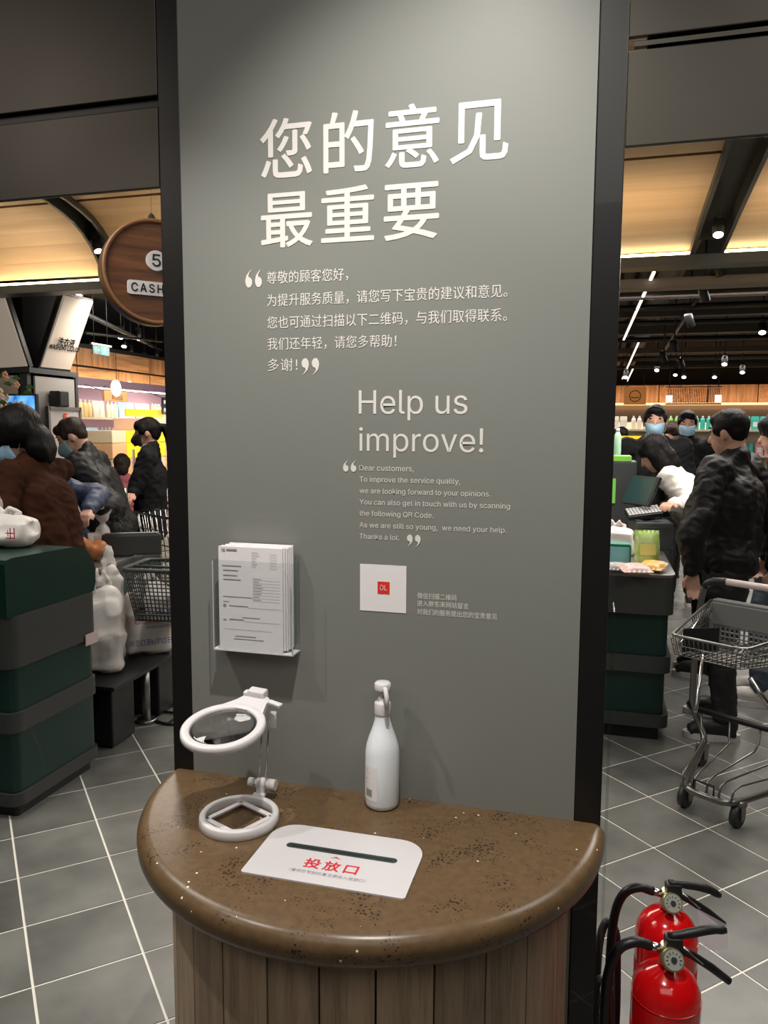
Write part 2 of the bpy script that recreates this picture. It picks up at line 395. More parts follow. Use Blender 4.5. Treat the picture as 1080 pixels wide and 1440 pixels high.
def quote(x0, x1, z0, z1, flip=False):
    b = B(); w = (x1-x0)*.42; h = z1-z0
    for k in (0, 1):
        cx = x0+w/2+k*(x1-x0-w); cz = z0+w*.62
        pts = []
        for t in range(17):
            a = math.pi*.5+ (2*math.pi-1.2)*t/16; pts.append((cx+w*.5*math.cos(a), cz+w*.62*math.sin(a)))
        pts = [(cx+w*.46, z0+h), (cx+w*.05, z0+h*.86), (cx-w*.34, z0+h*.66), (cx-w*.5, z0+h*.4), (cx-w*.46, z0+h*.2), (cx-w*.25, z0+h*.04), (cx, z0), (cx+w*.27, z0+h*.05),
               (cx+w*.47, z0+h*.2), (cx+w*.48, z0+h*.38), (cx+w*.3, z0+h*.52), (cx+w*.02, z0+h*.56), (cx-w*.06, z0+h*.66), (cx+w*.12, z0+h*.82)]
        if flip: pts = [(2*cx-p[0], 2*(z0+h/2)-p[1]) for p in pts]
        n = len(pts); b.add([(p[0], -.0009, p[1]) for p in pts], [tuple(range(n))])
    return b.build('quotation_mark', M_white_ink, pil)
quote(-.306, -.268, 1.845, 1.883); quote(-.181, -.142, 1.661, 1.697, True)
quote(-.090, -.061, 1.462, 1.487); quote(.048, .077, 1.310, 1.336, True)
T('Help us', -.056, .169, zbase=1.582, name='headline_lettering', label='large white English headline, first row')
T('improve!', -.055, .202, zbase=1.506, name='headline_lettering', label='large white English headline, second row')
for s, x1, z in [('Dear customers,', .061, 1.4655), ('To improve the service quality,', .157, 1.4422), ('we are looking forward to your opinions.', .218, 1.4185), ('You can also get in touch with us by scanning', .257, 1.3952),
                 ('the following QR Code.', .103, 1.3715), ('As we are still so young,  we need your help.', .251, 1.3470), ('Thanks a lot.', .032, 1.3230)]:
    T(s, -.054, x1, zbase=z, name='paragraph_lettering')
for s, x1, z in [('微信扫描二维码', .153, 1.2035), ('进入胖东来网站留言', .178, 1.1875), ('对我们的服务提出您的宝贵意见', .236, 1.170)]:
    T(s, .071, x1, z, z+.0125, name='caption_lettering')
cs = B().box((-.0025, -.0005, 1.220), (.1, .001, .099)).build('code_sticker', M_paper, pil, label='square white sticker with a small red emblem')
B().box((-.001, -.0012, 1.2215), (.026, .0008, .026)).build('emblem', mat('emblem_red', (.75, .03, .02), .5), cs)
text_mesh('DL', -.0085, .0065, 1.2165, 1.2275, y=-.0018, mat_=M_white_ink, name='emblem_letters', parent=cs)

# ------------------------------------------------------------------ half-round ledge
CX = -.025
led = thing('half_round_ledge', 'brown speckled half-round stone ledge on a walnut plank base against the pillar', 'counter', (CX, 0, 0))
b = B(); prof = []
for k in range(9):
    a = math.pi/2*(k/8)*1.0; prof.append((.459+.026*math.sin(a), .742+.026*math.cos(a)))
for k in range(1, 8):
    a = math.pi/2*k/7; prof.append((.447+.038*math.cos(a), .736-.034*math.sin(a)))
prof = [(0.0001, .768)]+prof+[(.40, .702), (.0001, .702)]
seg = 72; vs = []
ends = 0.0
for r, z in prof:
    for k in range(seg+1):
        a = math.pi+math.pi*k/seg; vs.append((r*math.cos(a), r*math.sin(a), z))
fs = []
for i in range(len(prof)-1):
    for k in range(seg): fs.append((i*(seg+1)+k, i*(seg+1)+k+1, (i+1)*(seg+1)+k+1, (i+1)*(seg+1)+k))
b.add(vs, fs, True)
top = b.build('ledge_top', M_quartz, led)
RB = .42
angs = [-180, -166, -151.5, -138.4, -125, -112.2, -98.6, -85.7, -72.9, -59.5, -46.2, -32.6, -16.5, -1]
for k in range(len(angs)-1):
    a0, a1 = R(angs[k]+.25), R(angs[k+1]-.25); pl = B(); n = 5
    poly = [(RB*math.cos(a0+(a1-a0)*t/n), RB*math.sin(a0+(a1-a0)*t/n)) for t in range(n+1)]+[((RB-.02)*math.cos(a1-(a1-a0)*t/n), (RB-.02)*math.sin(a1-(a1-a0)*t/n)) for t in range(n+1)]
    pl.prism(poly, .03, .703).build('plank', M_plank, led)
pc = B(); n = 40
pc.prism([((RB-.017)*math.cos(math.pi+math.pi*t/n), (RB-.017)*math.sin(math.pi+math.pi*t/n)) for t in range(n+1)], 0.0, .70).build('core', M_black, led)

# card with the slot
CZ = .768
card = thing('slot_card', 'white card with black slot and red characters set flush on the ledge', 'sign', (0, 0, CZ))
def rrect(x0, x1, y0, y1, radii, n=8):
    pts = []
    for (cx, cy, a0), r in zip(((x1, y0, -90), (x1, y1, 0), (x0, y1, 90), (x0, y0, 180)), radii):
        sx = -1 if cx == x1 else 1; sy = -1 if cy == y1 else 1
        for k in range(n+1):
            a = R(a0+90*k/n); pts.append((cx+sx*r+r*math.cos(a), cy+sy*r+r*math.sin(a)))
    return pts
card_plate = B().prism(rrect(-.166, .134, -.352, -.170, (.006, .05, .05, .006)), 0, .003).build('plate', mat('card_white', (.62, .59, .6), .4), card)
B().prism(rrect(-.121, .094, -.2535, -.2375, (.008,)*4), .003, .0034).build('slot', mat('slot_green', (.03, .045, .042), .4), card)
B().prism(rrect(-.112, .085, -.2475, -.2445, (.0012,)*4), .0034, .0036).build('slot_opening', M_black, card)
MH = Matrix.Translation((0, 0, .0036)) @ Matrix.Rotation(R(-90), 4, 'X')   # text plane XZ -> XY
MH = Matrix(((1, 0, 0, 0), (0, 0, 1, 0), (0, -1, 0, .0034), (0, 0, 0, 1)))
text_mesh('投放口', -.066, .034, -.308, -.279, y=0, space=1.25, mat_=M_red, name='red_lettering', parent=card, M=MH, bold=.0006)
text_mesh('（请将您写好的意见表投入投放口）', -.085, .057, -.3265, -.3165, y=0, mat_=M_grey_ink, name='small_lettering', parent=card, M=MH)
B().add([(-.028, -.270, .0036), (-.0165, -.262, .0036), (-.005, -.270, .0036), (-.0165, -.2655, .0036)], [(0, 1, 2, 3)]).build('arrow_mark', M_red, card)

# ------------------------------------------------------------------ magnifier
mag = thing('standing_magnifier', 'white standing magnifier with a round lens above a ring base', 'magnifier', (-.247, -.187, CZ))
b = B(); b.lathe([(.0665, .0), (.0665, .005), (.0655, .017), (.067, .020), (.0765, .0195), (.0785, .017), (.0795, .002), (.078, 0)], 64, close=True)
b.box((0, .083, .008), (.026, .035, .014), bev=.004); b.box((0, .108, .016), (.018, .02, .032), bev=.004)
b.build('base_ring', M_white, mag)
q = B(); s_ = .0455
for sx, sy, lx, ly in ((0, s_, 2*s_+.010, .011), (0, -s_, 2*s_+.010, .011), (s_, 0, .011, 2*s_), (-s_, 0, .011, 2*s_)):
    q.box((sx, sy, .008), (lx, ly, .004), M=Matrix.Rotation(R(-24), 4, 'Z'), bev=.001)
q.build('base_frame', M_white, mag)
B().bar((-.024, .110, .030), (.024, .110, .030), .006, seg=16).bar((-.03, .11, .03), (-.018, .11, .03), .0095, seg=18).bar((.014, .11, .03), (.032, .11, .03), .0115, seg=18).bar((-.01, .11, .03), (.01, .11, .03), .0125, seg=18).build('hinge', M_white, mag)
hz = onY(369, 1020, -.077).z-CZ
for sx in (-.0075, .0075):
    B().bar((sx, .110, .03), (sx+.012, .108, .178), .0018, seg=8).build('rod', M_chrome, mag)
LC = Vector((-.272, -.200, .965))-Vector((-.247, -.187, CZ))
ML = Matrix.Translation(LC) @ Matrix.Rotation(R(11), 4, 'X')
MLr = ML @ Matrix.Rotation(R(-8), 4, 'Z')
b = B(); b.lathe([(.0655, -.005), (.0655, .004), (.0675, .0065), (.0795, .0075), (.083, .005), (.084, -.004), (.081, -.008), (.068, -.008)], 56, close=True, M=ML)
pts = [(-.050, .064), (.052, .064), (.046, .078), (.040, .096), (.036, .116), (.028, .122), (-.016, .122), (-.024, .112), (-.030, .094), (-.040, .078)]
b.prism(pts, -.006, .006, M=MLr)
b.box((0.004, .122, .010), (.040, .022, .018), M=MLr, bev=.004); b.box((-.02, .118, .008), (.012, .014, .012), M=MLr, bev=.003)
b.box((.034, .112, .006), (.034, .012, .007), M=MLr @ Matrix.Rotation(R(-12), 4, 'Z'), bev=.002)
b.build('lens_frame', M_white, mag)
B().box((.012+.018, .104, .176), (.014, .018, .032), rz=.3, bev=.003).build('slide_clip', M_white, mag)
b = B(); b.lathe([(.0001, .0048)]+[(.0662*t/8, .0048*(1-(t/8)**2)+.0008) for t in range(1, 9)]+[(.0662*t/8, -.0048*(1-(t/8)**2)-.0008) for t in range(8, 0, -1)]+[(.0001, -.0048)], 48, M=ML)
lens = b.build('lens', mat('lens_glass', (1, 1, 1), 0, trans=1, ior=1.5), mag)
lens.cycles.is_caustics_caster = True; top.cycles.is_caustics_receiver = True; card_plate.cycles.is_caustics_receiver = True
for o_ in bpy.data.objects:
    if o_.type == 'LIGHT' and o_.name.startswith('track_spot'): o_.data.cycles.is_caustics_light = True
# ------------------------------------------------------------------ bottle
bot = thing('pump_bottle', 'white translucent pump bottle with a white pump head standing on the ledge', 'bottle', (.009, -.041, CZ))
pr = [(.0001, .001), (.028, .0), (.0335, .004), (.0355, .012), (.0355, .118), (.0335, .132), (.028, .150), (.0205, .170), (.0165, .185), (.0155, .196), (.0155, .198), (.0001, .198)]
B().lathe(pr, 40).build('body', mat('milky_plastic', (.84, .88, .92), .3, sss=.2), bot)
B().lathe([(.0001, .196), (.0165, .196), (.0172, .200), (.0172, .220), (.0155, .224), (.010, .226), (.010, .232), (.0001, .232)], 32).build('collar', M_white, bot)
B().bar((0, 0, .23), (0, 0, .252), .0045, seg=16).build('stem', M_white, bot)
h = B(); h.lathe([(.0001, .248), (.0165, .248), (.0172, .251), (.0172, .262), (.0145, .265), (.0001, .266)], 28)
h.tube([(0.004, -.006, .257), (.011, -.018, .254), (.015, -.024, .243), (.017, -.027, .222)], [.0055, .0052, .005, .0045], 12); h.build('pump_head', M_white, bot)
def cyl_patch(b, R_, a0, a1, z0, z1, n=10):
    vs = []; 
    for k in range(n+1):
        a = R(a0+(a1-a0)*k/n); vs += [(R_*math.cos(a), R_*math.sin(a), z0), (R_*math.cos(a), R_*math.sin(a), z1)]
    return b.add(vs, [(2*k, 2*k+2, 2*k+3, 2*k+1) for k in range(n)], True)
lab = cyl_patch(B(), .0359, -170, -92, .022, .094).build('paper_label', M_paper, bot, label='pale printed label')
lb = B()
for k in range(9): cyl_patch(lb, .03605, -160, -160+random.choice((18, 30, 42)), .058+k*.0035, .0588+k*.0035, 3)
lb.build('label_text', M_grey_ink, lab)
lb = B()
for k in range(12): cyl_patch(lb, .03605, -138+k*2.3, -138+k*2.3+1.2, .030, .046, 1)
lb.build('bar_code', M_dark, lab)

# ------------------------------------------------------------------ form holder
hol = thing('form_holder', 'clear acrylic wall pocket holding a stack of white printed forms', 'holder', (-.281, 0, 1.07))
M_acr = clear('holder_acrylic')
M_edge = mat('acrylic_edge', (.55, .56, .55), .3)
hb = B()
hb.box((0, -.0012, .107), (.186, .002, .205)); 
hol_b = hb.build('back_plate', M_acr, hol)
B().box((0, -.041, .102), (.186, .0022, .195)).build('front_plate', M_acr, hol)
B().box((0, -.021, .002), (.186, .042, .003)).build('bottom_plate', M_white, hol, label='frosted white bottom edge')
for s in (-1, 1):
    sp_ = B().box((s*.092, -.021, .1), (.002, .038, .197)).build('side_plate', M_acr, hol)
    B().box((s*.092, -.0415, .1), (.0022, .001, .195)).build('polished_edge', M_edge, sp_)
# forms (sheets): one stack with slightly fanned sheets
for k in range(6):
    y = -.0372+k*.0052; dx = [0, .004, .007, .009, .011, .013][k]; dz = [0, .001, -.001, .002, .001, .004][k]
    t = .0048
    o = B().box((0, 0, .1145), (.148, t, .222)).build('sheet', M_paper, hol, loc=(-.0045+dx, y, .004+dz))
# printed marks on the first sheet and its folded top flap
front = thing('printed_form', 'front printed form with grey text in the clear wall pocket', 'paper', (-.2855, -.0402, 1.074))
B().add([(-.074, 0, 0), (.074, 0, 0), (.074, 0, .1655), (.012, 0, .1655), (-.004, 0, .1865), (-.074, 0, .1865)], [(0, 1, 2, 3, 4, 5)]).build('lower_sheet', mat('form_paper', (.72, .69, .71), .7), front)
pm = B()
def ln(x0, x1, z, h=.0009): pm.add([(x0, -.0006, z), (x1, -.0006, z), (x1, -.0006, z+h), (x0, -.0006, z+h)], [(0, 1, 2, 3)])
ln(-.066, -.064, .215, .006); ln(-.0625, -.058, .215, .006)
ln(-.055, -.03, .217, .0035)
for z in (.214, .208, .202, .196, .190, .184): ln(.004, .012+.012*random.random(), z); ln(.045, .062, z-.002, .0006)
for z in (.183,): ln(-.066, -.020, z, .002)
for z, x1 in ((.173, -.028), (.162, -.030), (.153, -.022)): ln(-.063, x1, z, .0022)
for z in [.158-.0065*k for k in range(8)]: ln(.006, .02+.01*random.random(), z, .001); ln(.006, .068, z-.003, .0005)
ln(-.064, .004, .116, .0014); ln(-.064, -.05, .105, .0012); ln(-.05, -.006, .096, .0018); ln(-.064, -.057, .094, .006); ln(-.006, .07, .094, .0006)
ln(-.05, -.016, .066, .0022); ln(-.064, -.057, .064, .003); ln(-.016, .068, .0635, .0006)
ln(-.02, .022, .072, .0014); ln(-.064, .05, .045, .0006); ln(-.036, .012, .030, .0018); ln(-.04, .03, .024, .0014)
pm.build('print', M_grey_ink, front)

# ------------------------------------------------------------------ fire extinguishers
M_red_paint = mat('red_enamel', (.62, .004, .006), .16, coat=.6)
M_brass = mat('pale_brass', (.55, .5, .28), .3, metal=.8)
M_gauge = mat('gauge_face', (.35, .36, .32), .25, coat=.8)
def extinguisher(loc, rz, label, lever):
    t = thing('fire_extinguisher', label, 'fire extinguisher', loc, rz, None)
    r = .07
    B().lathe([(.0001, 0), (r-.006, 0), (r, .008), (r, .372), (r*.97, .392), (r*.84, .412), (r*.6, .428), (r*.3, .437), (.017, .44), (.017, .455), (.0001, .455)], 40).build('cylinder', M_red_paint, t)
    B().lathe([(r+.0004, .05), (r+.0006, .05), (r+.0006, .31), (r+.0004, .31)], 40, close=True).build('sticker', mat('sticker_red', (.45, .012, .014), .3), t)
    B().lathe([(r+.0002, .372), (r+.0014, .3725), (r+.0002, .375)], 40, close=True).build('weld_seam', M_red_paint, t)
    B().bar((0, 0, .45), (0, 0, .485), .015, seg=18).build('valve_body', M_brass, t)
    g = B(); g.bar((0, -.012, .462), (0.0, -.034, .474), .022, seg=26); g.build('gauge', M_brass, t, label='round pressure gauge')
    gg = B().bar((0, -.034, .474), (0, -.0352, .4747), .019, seg=26).build('gauge_face', M_gauge, t)
    gd = Vector((0, -.022, .012)).normalized(); gu = Vector((1, 0, 0)); gv = gd.cross(gu); gc = Vector((0, -.0362, .4752))
    b = B(); b.bar(gc, gc+gd*.0012, .006, seg=16)
    for k in range(9):
        a = R(-30+30*k); b.bar(gc+(gu*math.cos(a)+gv*math.sin(a))*.012, gc+(gu*math.cos(a)+gv*math.sin(a))*.016, .0008, seg=4)
    b.build('dial_marks', M_dark, gg)
    # handles
    h = B(); h.box((.01, 0, .492), (.034, .026, .022), bev=.004)
    h.build('handle_head', M_black, t)
    B().tube(cat([(-.118, .012, .05), (-.11, .03, .03), (-.10, .034, .12), (-.104, .03, .28), (-.112, .022, .36), (-.135, .016, .39), (-.152, .01, .34), (-.156, .008, .20), (-.15, .0, .02)]), .0095, 12).build('nozzle_tube', M_dark, t)
    B().tube(cat([(.0, 0, .502), (.04, 0, .504+.03*lever), (.085, 0, .502+.09*lever), (.118, 0, .490+.14*lever)], 3), [.009]*3+[.0105]*4+[.009]*2+[.006], 10).build('squeeze_lever', M_black, t)
    B().tube([(.01, 0, .484), (.05, 0, .462), (.09, 0, .436), (.13, 0, .405)], [.009, .009, .009, .008], 8).build('carry_handle', M_black, t)
    B().bar((-.012, 0, .475), (-.04, 0, .482), .009, seg=12).build('hose_fitting', M_chrome, t)
    B().tube(cat([(-.036, 0, .481), (-.07, 0, .489), (-.105, .0, .468), (-.124, .0, .40), (-.128, .0, .25), (-.118, .0, .05)]), .0105, 14).build('hose', mat('hose_rubber', (.012, .012, .013), .35), t)
    B().bar((.028, -.006, .484), (.07, -.01, .45), .002, seg=6).build('safety_pin', M_chrome, t)
    return t
M_tagp = mat('tag_film', (.6, .5, .55), .3, alpha=.5)
def pick_ext(px, py, w):  # place by width
    return dep(px, py, .14*F/w)
e1 = pick_ext(938, 1365, 94); E1 = (e1.x, e1.y, 0)
e2 = pick_ext(938, 1300, 84); E2 = (e2.x, e2.y, 0)
print('EXT', e1, e2)
x1 = extinguisher(E1, R(14), 'front red fire extinguisher with gauge and black hose, nearest the ledge', .2)
x2 = extinguisher(E2, R(12), 'second red fire extinguisher standing behind the front one', -.1)
for x in (x2,):
    B().add([(.06, -.02, .455), (.125, -.03, .425), (.125, -.045, .375), (.07, -.045, .37)], [(0, 1, 2, 3)]).build('inspection_tag', M_tagp, x, label='clear and white inspection tag')

# ------------------------------------------------------------------ left wooden vault with LED cove
def vault(name, label, prof, chans, x0, x1, ledy, ledz, ch_w, lights, lp=.8, lo_=.22):
    t = thing(name, label, 'ceiling panels', (0, 0, 0))
    segs = []; a = x0
    for c in sorted(chans): segs.append((a, c-ch_w/2)); a = c+ch_w/2
    segs.append((a, x1))
    # split profile in lower and upper panels
    for (u, v) in segs:
        for part in prof:
            b = B(); n = len(part); vs = []; off = .018
            for (y, z) in part: vs += [(u, y, z), (v, y, z)]
            for (y, z) in part: vs += [(u, y+off*.6, z+off), (v, y+off*.6, z+off)]
            fs = []
            for k in range(n-1): fs += [(2*k, 2*k+1, 2*k+3, 2*k+2), (2*n+2*k, 2*n+2*k+2, 2*n+2*k+3, 2*n+2*k+1), (2*k, 2*k+2, 2*n+2*k+2, 2*n+2*k), (2*k+1, 2*n+2*k+1, 2*n+2*k+3, 2*k+3)]
            fs += [(0, 2*n, 2*n+1, 1), (2*n-2, 2*n-1, 4*n-1, 4*n-2)]
            b.add(vs, fs, True); o = b.build('panel', M_woodlight, t)
            for p in o.data.polygons: p.use_smooth = False
        B().box(((u+v)/2, ledy-.05, ledz-.035), (v-u-.02, .02, .014)).build('led_strip', M_led, t)
    B().box(((x0+x1)/2, ledy+.02, ledz-.085), (x1-x0, .18, .07)).build('lip', M_dgrey, t)
    allp = [p for part in prof for p in part]
    for c in chans:
        for s in (-1, 1):
            b = B(); vs = []
            for (y, z) in allp: vs += [(c+s*ch_w/2-.012, y-.01, z-.05), (c+s*ch_w/2+.012, y-.01, z-.05), (c+s*ch_w/2-.012, y, z+.08), (c+s*ch_w/2+.012, y, z+.08)]
            fs = []
            for k in range(len(allp)-1):
                i = 4*k; fs += [(i, i+4, i+5, i+1), (i+2, i+3, i+7, i+6), (i, i+2, i+6, i+4), (i+1, i+5, i+7, i+3)]
            b.add(vs, fs).build('track_rail', M_dgrey, t)
        b = B(); vs = []
        for (y, z) in allp: vs += [(c-ch_w/2, y, z+.07), (c+ch_w/2, y, z+.07)]
        b.add(vs, [(2*k, 2*k+1, 2*k+3, 2*k+2) for k in range(len(allp)-1)]).build('channel_back', M_black, t)
    for k, (x, wd) in enumerate(lights):
        area('cove_led', (x, ledy-lo_, ledz-.05-.25*lo_), (x, ledy-lo_*.5, ledz+.4), lp*wd, wd, .06+.3*lo_, (1, .76, .48))
    return t
LY, LZ = 4.5, 2.86
vault('left_timber_vault', 'curved light timber ceiling vault with a glowing cove strip, left of the pillar',
      [[(4.5, 2.87), (4.44, 3.0), (4.345, 3.118), (4.24, 3.20), (4.12, 3.264), (4.0, 3.302), (3.93, 3.318)], [(3.90, 3.325), (3.81, 3.345), (3.4, 3.38), (2.6, 3.42), (1.0, 3.44)]],
      [-3.68, -5.0], -8.0, -.8, LY, LZ, .17, [(-4.4, 1.1), (-6.2, 1.8), (-2.3, 2.2)])
vault('right_timber_vault', 'sloping light timber ceiling panels with a glowing cove strip, right of the pillar',
      [[(4.5, 2.82), (4.1, 2.875), (3.768, 2.925), (3.366, 2.973), (3.06, 3.01)], [(3.03, 3.015), (2.924, 3.03), (2.0, 3.13), (.6, 3.2)]],
      [1.11], -.7, 6.0, LY, 2.83, .2, [(.2, 1.5), (2.4, 2.2)], 2.5, 1.0)
def spotlight(loc, aim, label, group=None, s=1.0, lit=True):
    t = thing('track_spotlight', label, 'spotlight', loc, 0, group)
    d = (Vector(aim)-Vector(loc)).normalized(); q = d.to_track_quat('Z', 'Y').to_matrix().to_4x4()
    B().box((0, 0, .035*s), (.03*s, .08*s, .03*s)).bar((0, 0, max(.03*s, 3.449-loc[2]) if s > 1.1 else .03), (0, 0, -.02*s), .007*s).build('bracket', M_black, t)
    b = B(); b.lathe([(.0001, -.07*s), (.03*s, -.07*s), (.034*s, -.06*s), (.036*s, .05*s), (.033*s, .05*s), (.028*s, .02*s), (.0001, .02*s)], 16, M=Matrix.Translation((0, 0, -.04*s)) @ q)
    h = b.build('lamp_head', M_black, t)
    B().lathe([(.0001, .045*s), (.03*s, .046*s), (.03*s, .049*s), (.0001, .05*s)], 16, M=Matrix.Translation((0, 0, -.04*s)) @ q).build('lamp_lens', M_lamp if lit else M_chrome, h)
    return t
spotlight((-3.68, 4.28, 3.10), (-3.0, 4.0, 1.9), 'black spotlight in the curved channel beside the round cashier sign, upper of two')
spotlight((-3.66, 4.40, 2.98), (-3.2, 4.4, 1.9), 'black spotlight in the curved channel beside the round cashier sign, lower of two')
spotlight((1.11, 3.9, 2.86), (1.05, 3.2, 1.5), 'lit spotlight inside the black channel of the right timber ceiling')

# ------------------------------------------------------------------ ceiling services on the right
M_duct = mat('dark_duct', (.075, .06, .055), .55)
M_ductl = mat('pale_duct', (.16, .135, .125), .5)
def gz(px, py, z): p = onZ(px, py, z); return p
def run(name, label, cat, p, q, r, m, box=False, group=None, n=1):
    o = B()
    p, q = Vector(p), Vector(q)
    if box:
        d = q-p; a = math.atan2(d.y, d.x); o.box((p+q)/2, (d.length, r*2, r*1.2), a, bev=.004)
    else: o.bar(p, q, r, seg=14)
    return o.build(name, m, None, label=label, cat=cat, group=group)
# pipes running away from the camera (along Y)
for k, (px, r, m, lab_) in enumerate([(945, .11, M_ductl, 'wide round grey air duct running away under the black ceiling'), (962, .045, M_ductl, 'thin pale pipe beside the wide round duct'), (889, .06, M_duct, 'narrow dark pipe close to the black pillar post'), (910, .05, M_duct, 'dark pipe between the pillar post and the wide duct')]):
    p = onZ(px, 372, 3.2); run('ceiling_duct', lab_, 'duct', (p.x, 4.7, 3.2), (p.x, 19, 3.2), r, m)
def above(py, Y, px=980): return onY(px, py, Y).z
crs = [(5.4, 398, .07, M_ductl, 1), (6.2, 412, .045, M_duct, 0), (7.0, 430, .03, M_black, 0), (8.0, 440, .06, M_duct, 1), (9.2, 452, .03, M_black, 0), (10.4, 463, .10, M_duct, 1), (11.8, 476, .04, M_black, 0), (13.2, 492, .08, M_duct, 1), (15.5, 503, .05, M_duct, 0), (17.5, 515, .06, M_duct, 1)]
ORD = ['first', 'second', 'third', 'fourth', 'fifth', 'sixth', 'seventh', 'eighth']; cc_ = [0, 0]
for k, (Y, py, r, m, bx) in enumerate(crs):
    cc_[bx] += 1
    z = above(py, Y); run('cross_duct', ['thin dark pipe crossing the black hall ceiling', 'flat grey duct crossing the black hall ceiling'][bx]+', %s of five from the timber panels' % ORD[cc_[bx]-1], 'duct', (.3, Y, z), (8.5, Y, z), r, m, bool(bx), group=['dark pipes crossing the hall ceiling', 'flat ducts crossing the hall ceiling'][bx])
# linear lamps
for (a, b_, lab_) in [((920, 382), (877, 478), 'long white linear lamp nearest the pillar'), ((898, 482), (875, 533), 'second white linear lamp, further back'), ((890, 519), (882, 536), 'third and furthest white linear lamp')]:
    p = onZ(*a, 2.78); q = onZ(*b_, 2.78)
    t = thing('linear_lamp', lab_, 'lamp', (p.x, p.y, 2.78)); dd = q-p
    ln_ = dd.length; an = math.atan2(dd.y, dd.x); Mx = Matrix.Rotation(an, 4, 'Z')
    B().box((ln_/2, 0, .02), (ln_, .034, .03), M=Mx).build('housing', M_black, t)
    B().box((ln_/2, 0, 0), (ln_-.02, .022, .012), M=Mx).build('diffuser', M_led2, t)
    for f_ in (.1, .9): B().bar((f_*dd.x, f_*dd.y, .03), (f_*dd.x, f_*dd.y, .66), .004).build('hanger', M_black, t)
# diagonal lighting track with heads
for k, (px, py, Y) in enumerate([(1012, 378, 5.2), (990, 415, 5.9), (970, 452, 7.0), (948, 488, 8.6), (933, 503, 10), (958, 512, 11.0)]):
    p = onY(px, py, Y)
    spotlight((p.x, p.y, p.z+.05), (p.x+.8, p.y+1, .5), 'unlit black spotlight on the receding ceiling track, %s from the near end' % ORD[k], 'spotlights on the receding ceiling track', 1.15, False)
p, q = onY(1012, 368, 5.0), onY(935, 492, 11)
run('light_track', 'black lighting track receding under the hall ceiling', 'track', p, q, .02, M_black)
for k, (px, py, Y) in enumerate([(1072, 462, 9), (1019, 508, 12), (1005, 527, 15), (962, 527, 15), (924, 517, 14), (1044, 520, 14), (880, 527, 14), (950, 524, 16)]):
    p = onY(px, py, Y)
    spotlight((p.x, p.y, p.z+.05), (p.x-.2, p.y-1.4, .8), 'lit round spotlight far back under the black ceiling, %s from the right' % ORD[[0, 2, 3, 4, 6, 1, 7, 5][k]], 'far lit spotlights on the right', 1.3)
for k, (px, py, Y) in enumerate([(112, 410, 6.2), (170, 470, 8.5), (175, 483, 9.5), (184, 495, 9.6), (195, 472, 9), (220, 500, 10.5), (203, 505, 10)]):
    p = onY(px, py, Y)
    spotlight((p.x, p.y, p.z+.05), (p.x+.4, p.y-1.2, .8), 'lit black spotlight over the wood-clad wall, %s from the left' % ORD[[0, 1, 2, 3, 4, 6, 5][k]], 'spotlights left of the pillar', 1.25)
p, q = onY(118, 440, 6.4), onY(226, 492, 10.8)
run('light_track', 'black lighting track above the wood-clad wall', 'track', p, q, .03, M_dgrey)
p, q = onY(120, 468, 7.4), onY(228, 480, 9.4)
run('light_track', 'second black lighting track, nearer the green exit sign', 'track', p, q, .02, M_black)

# ------------------------------------------------------------------ left wood-clad wall (faces +X)
WX = -6.5
zt, zb, zm = onX(150, 493, WX).z, onX(150, 541, WX).z, onX(150, 519, WX).z
cl = thing('timber_wall_cladding', 'dark timber panel cladding in a patchwork above the lit shelves', 'wall cladding', (WX, 0, 0))
ys = [onX(px, 520, WX).y for px in (62, 108, 163, 210, 250, 285)]
ys = [5.4]+ys
for r_, (za, zz) in enumerate(((zb, zm), (zm, zt))):
    for k in range(len(ys)-1):
        o = B().box((-.02, (ys[k]+ys[k+1])/2, (za+zz)/2), (.05, ys[k+1]-ys[k]-.03, zz-za-.03), bev=.003).build('panel', M_wallwood if (k+r_) % 2 else M_wallwood2, cl)
B().box((-.07, (ys[0]+ys[-1])/2, (zb+zt)/2), (.04, ys[-1]-ys[0], zt-zb+.1)).build('backing', M_black, cl)
B().box((.03, (ys[0]+ys[-1])/2, zb-.03), (.1, ys[-1]-ys[0], .03)).build('ledge', M_black, cl)
B().box((.10, (ys[0]+ys[-1])/2, zb-.005), (.012, ys[-1]-ys[0], .02)).build('led_strip', mat('led_amber', (1, .6, .2), .5, emit=2.5, ecol=(1, .6, .2)), cl)
area('shelf_cove', (WX+.16, 8.5, zb+.02), (WX, 8.5, zb+.4), 20, 5, .05, (1, .65, .3)).rotation_euler = (Vector((-.5, 0, 1))).to_track_quat('-Z', 'Y').to_euler()
# exit sign
p = onX(142, 493, -4.9)
ex = thing('exit_sign', 'green and white hanging exit sign with an arrow', 'sign', p)
B().box((0, 0, 0), (.012, .30, .10), bev=.003).build('plate', M_dgrey, ex); B().box((0, 0, .06), (.03, .36, .02), bev=.003).build('top_rail', M_steel, ex)
MG = mat('exit_green', (.03, .5, .2), .5, emit=.35, ecol=(.03, .8, .3))
B().box((.008, .055, 0), (.004, .13, .09)).build('pictogram_field', MG, ex)
B().box((.008, -.07, 0), (.004, .07, .018)).add([(.009, -.095, .04), (.009, -.14, 0), (.009, -.095, -.04)], [(0, 1, 2)]).build('arrow', MG, ex)
B().ell((.012, .055, .03), (.004, .01, .01)).bar((.012, .055, .02), (.012, .05, -.01), .006).bar((.012, .05, -.01), (.012, .075, -.035), .005).bar((.012, .05, -.01), (.012, .03, -.035), .005).bar((.012, .055, .01), (.012, .03, 0), .004).bar((.012, .055, .01), (.012, .08, .012), .004).build('running_figure', M_white, ex)
for s_ in (-1, 1): B().bar((0, s_*.12, .05), (0, s_*.12, 3.449-p.z), .003).build('hanger', M_black, ex)

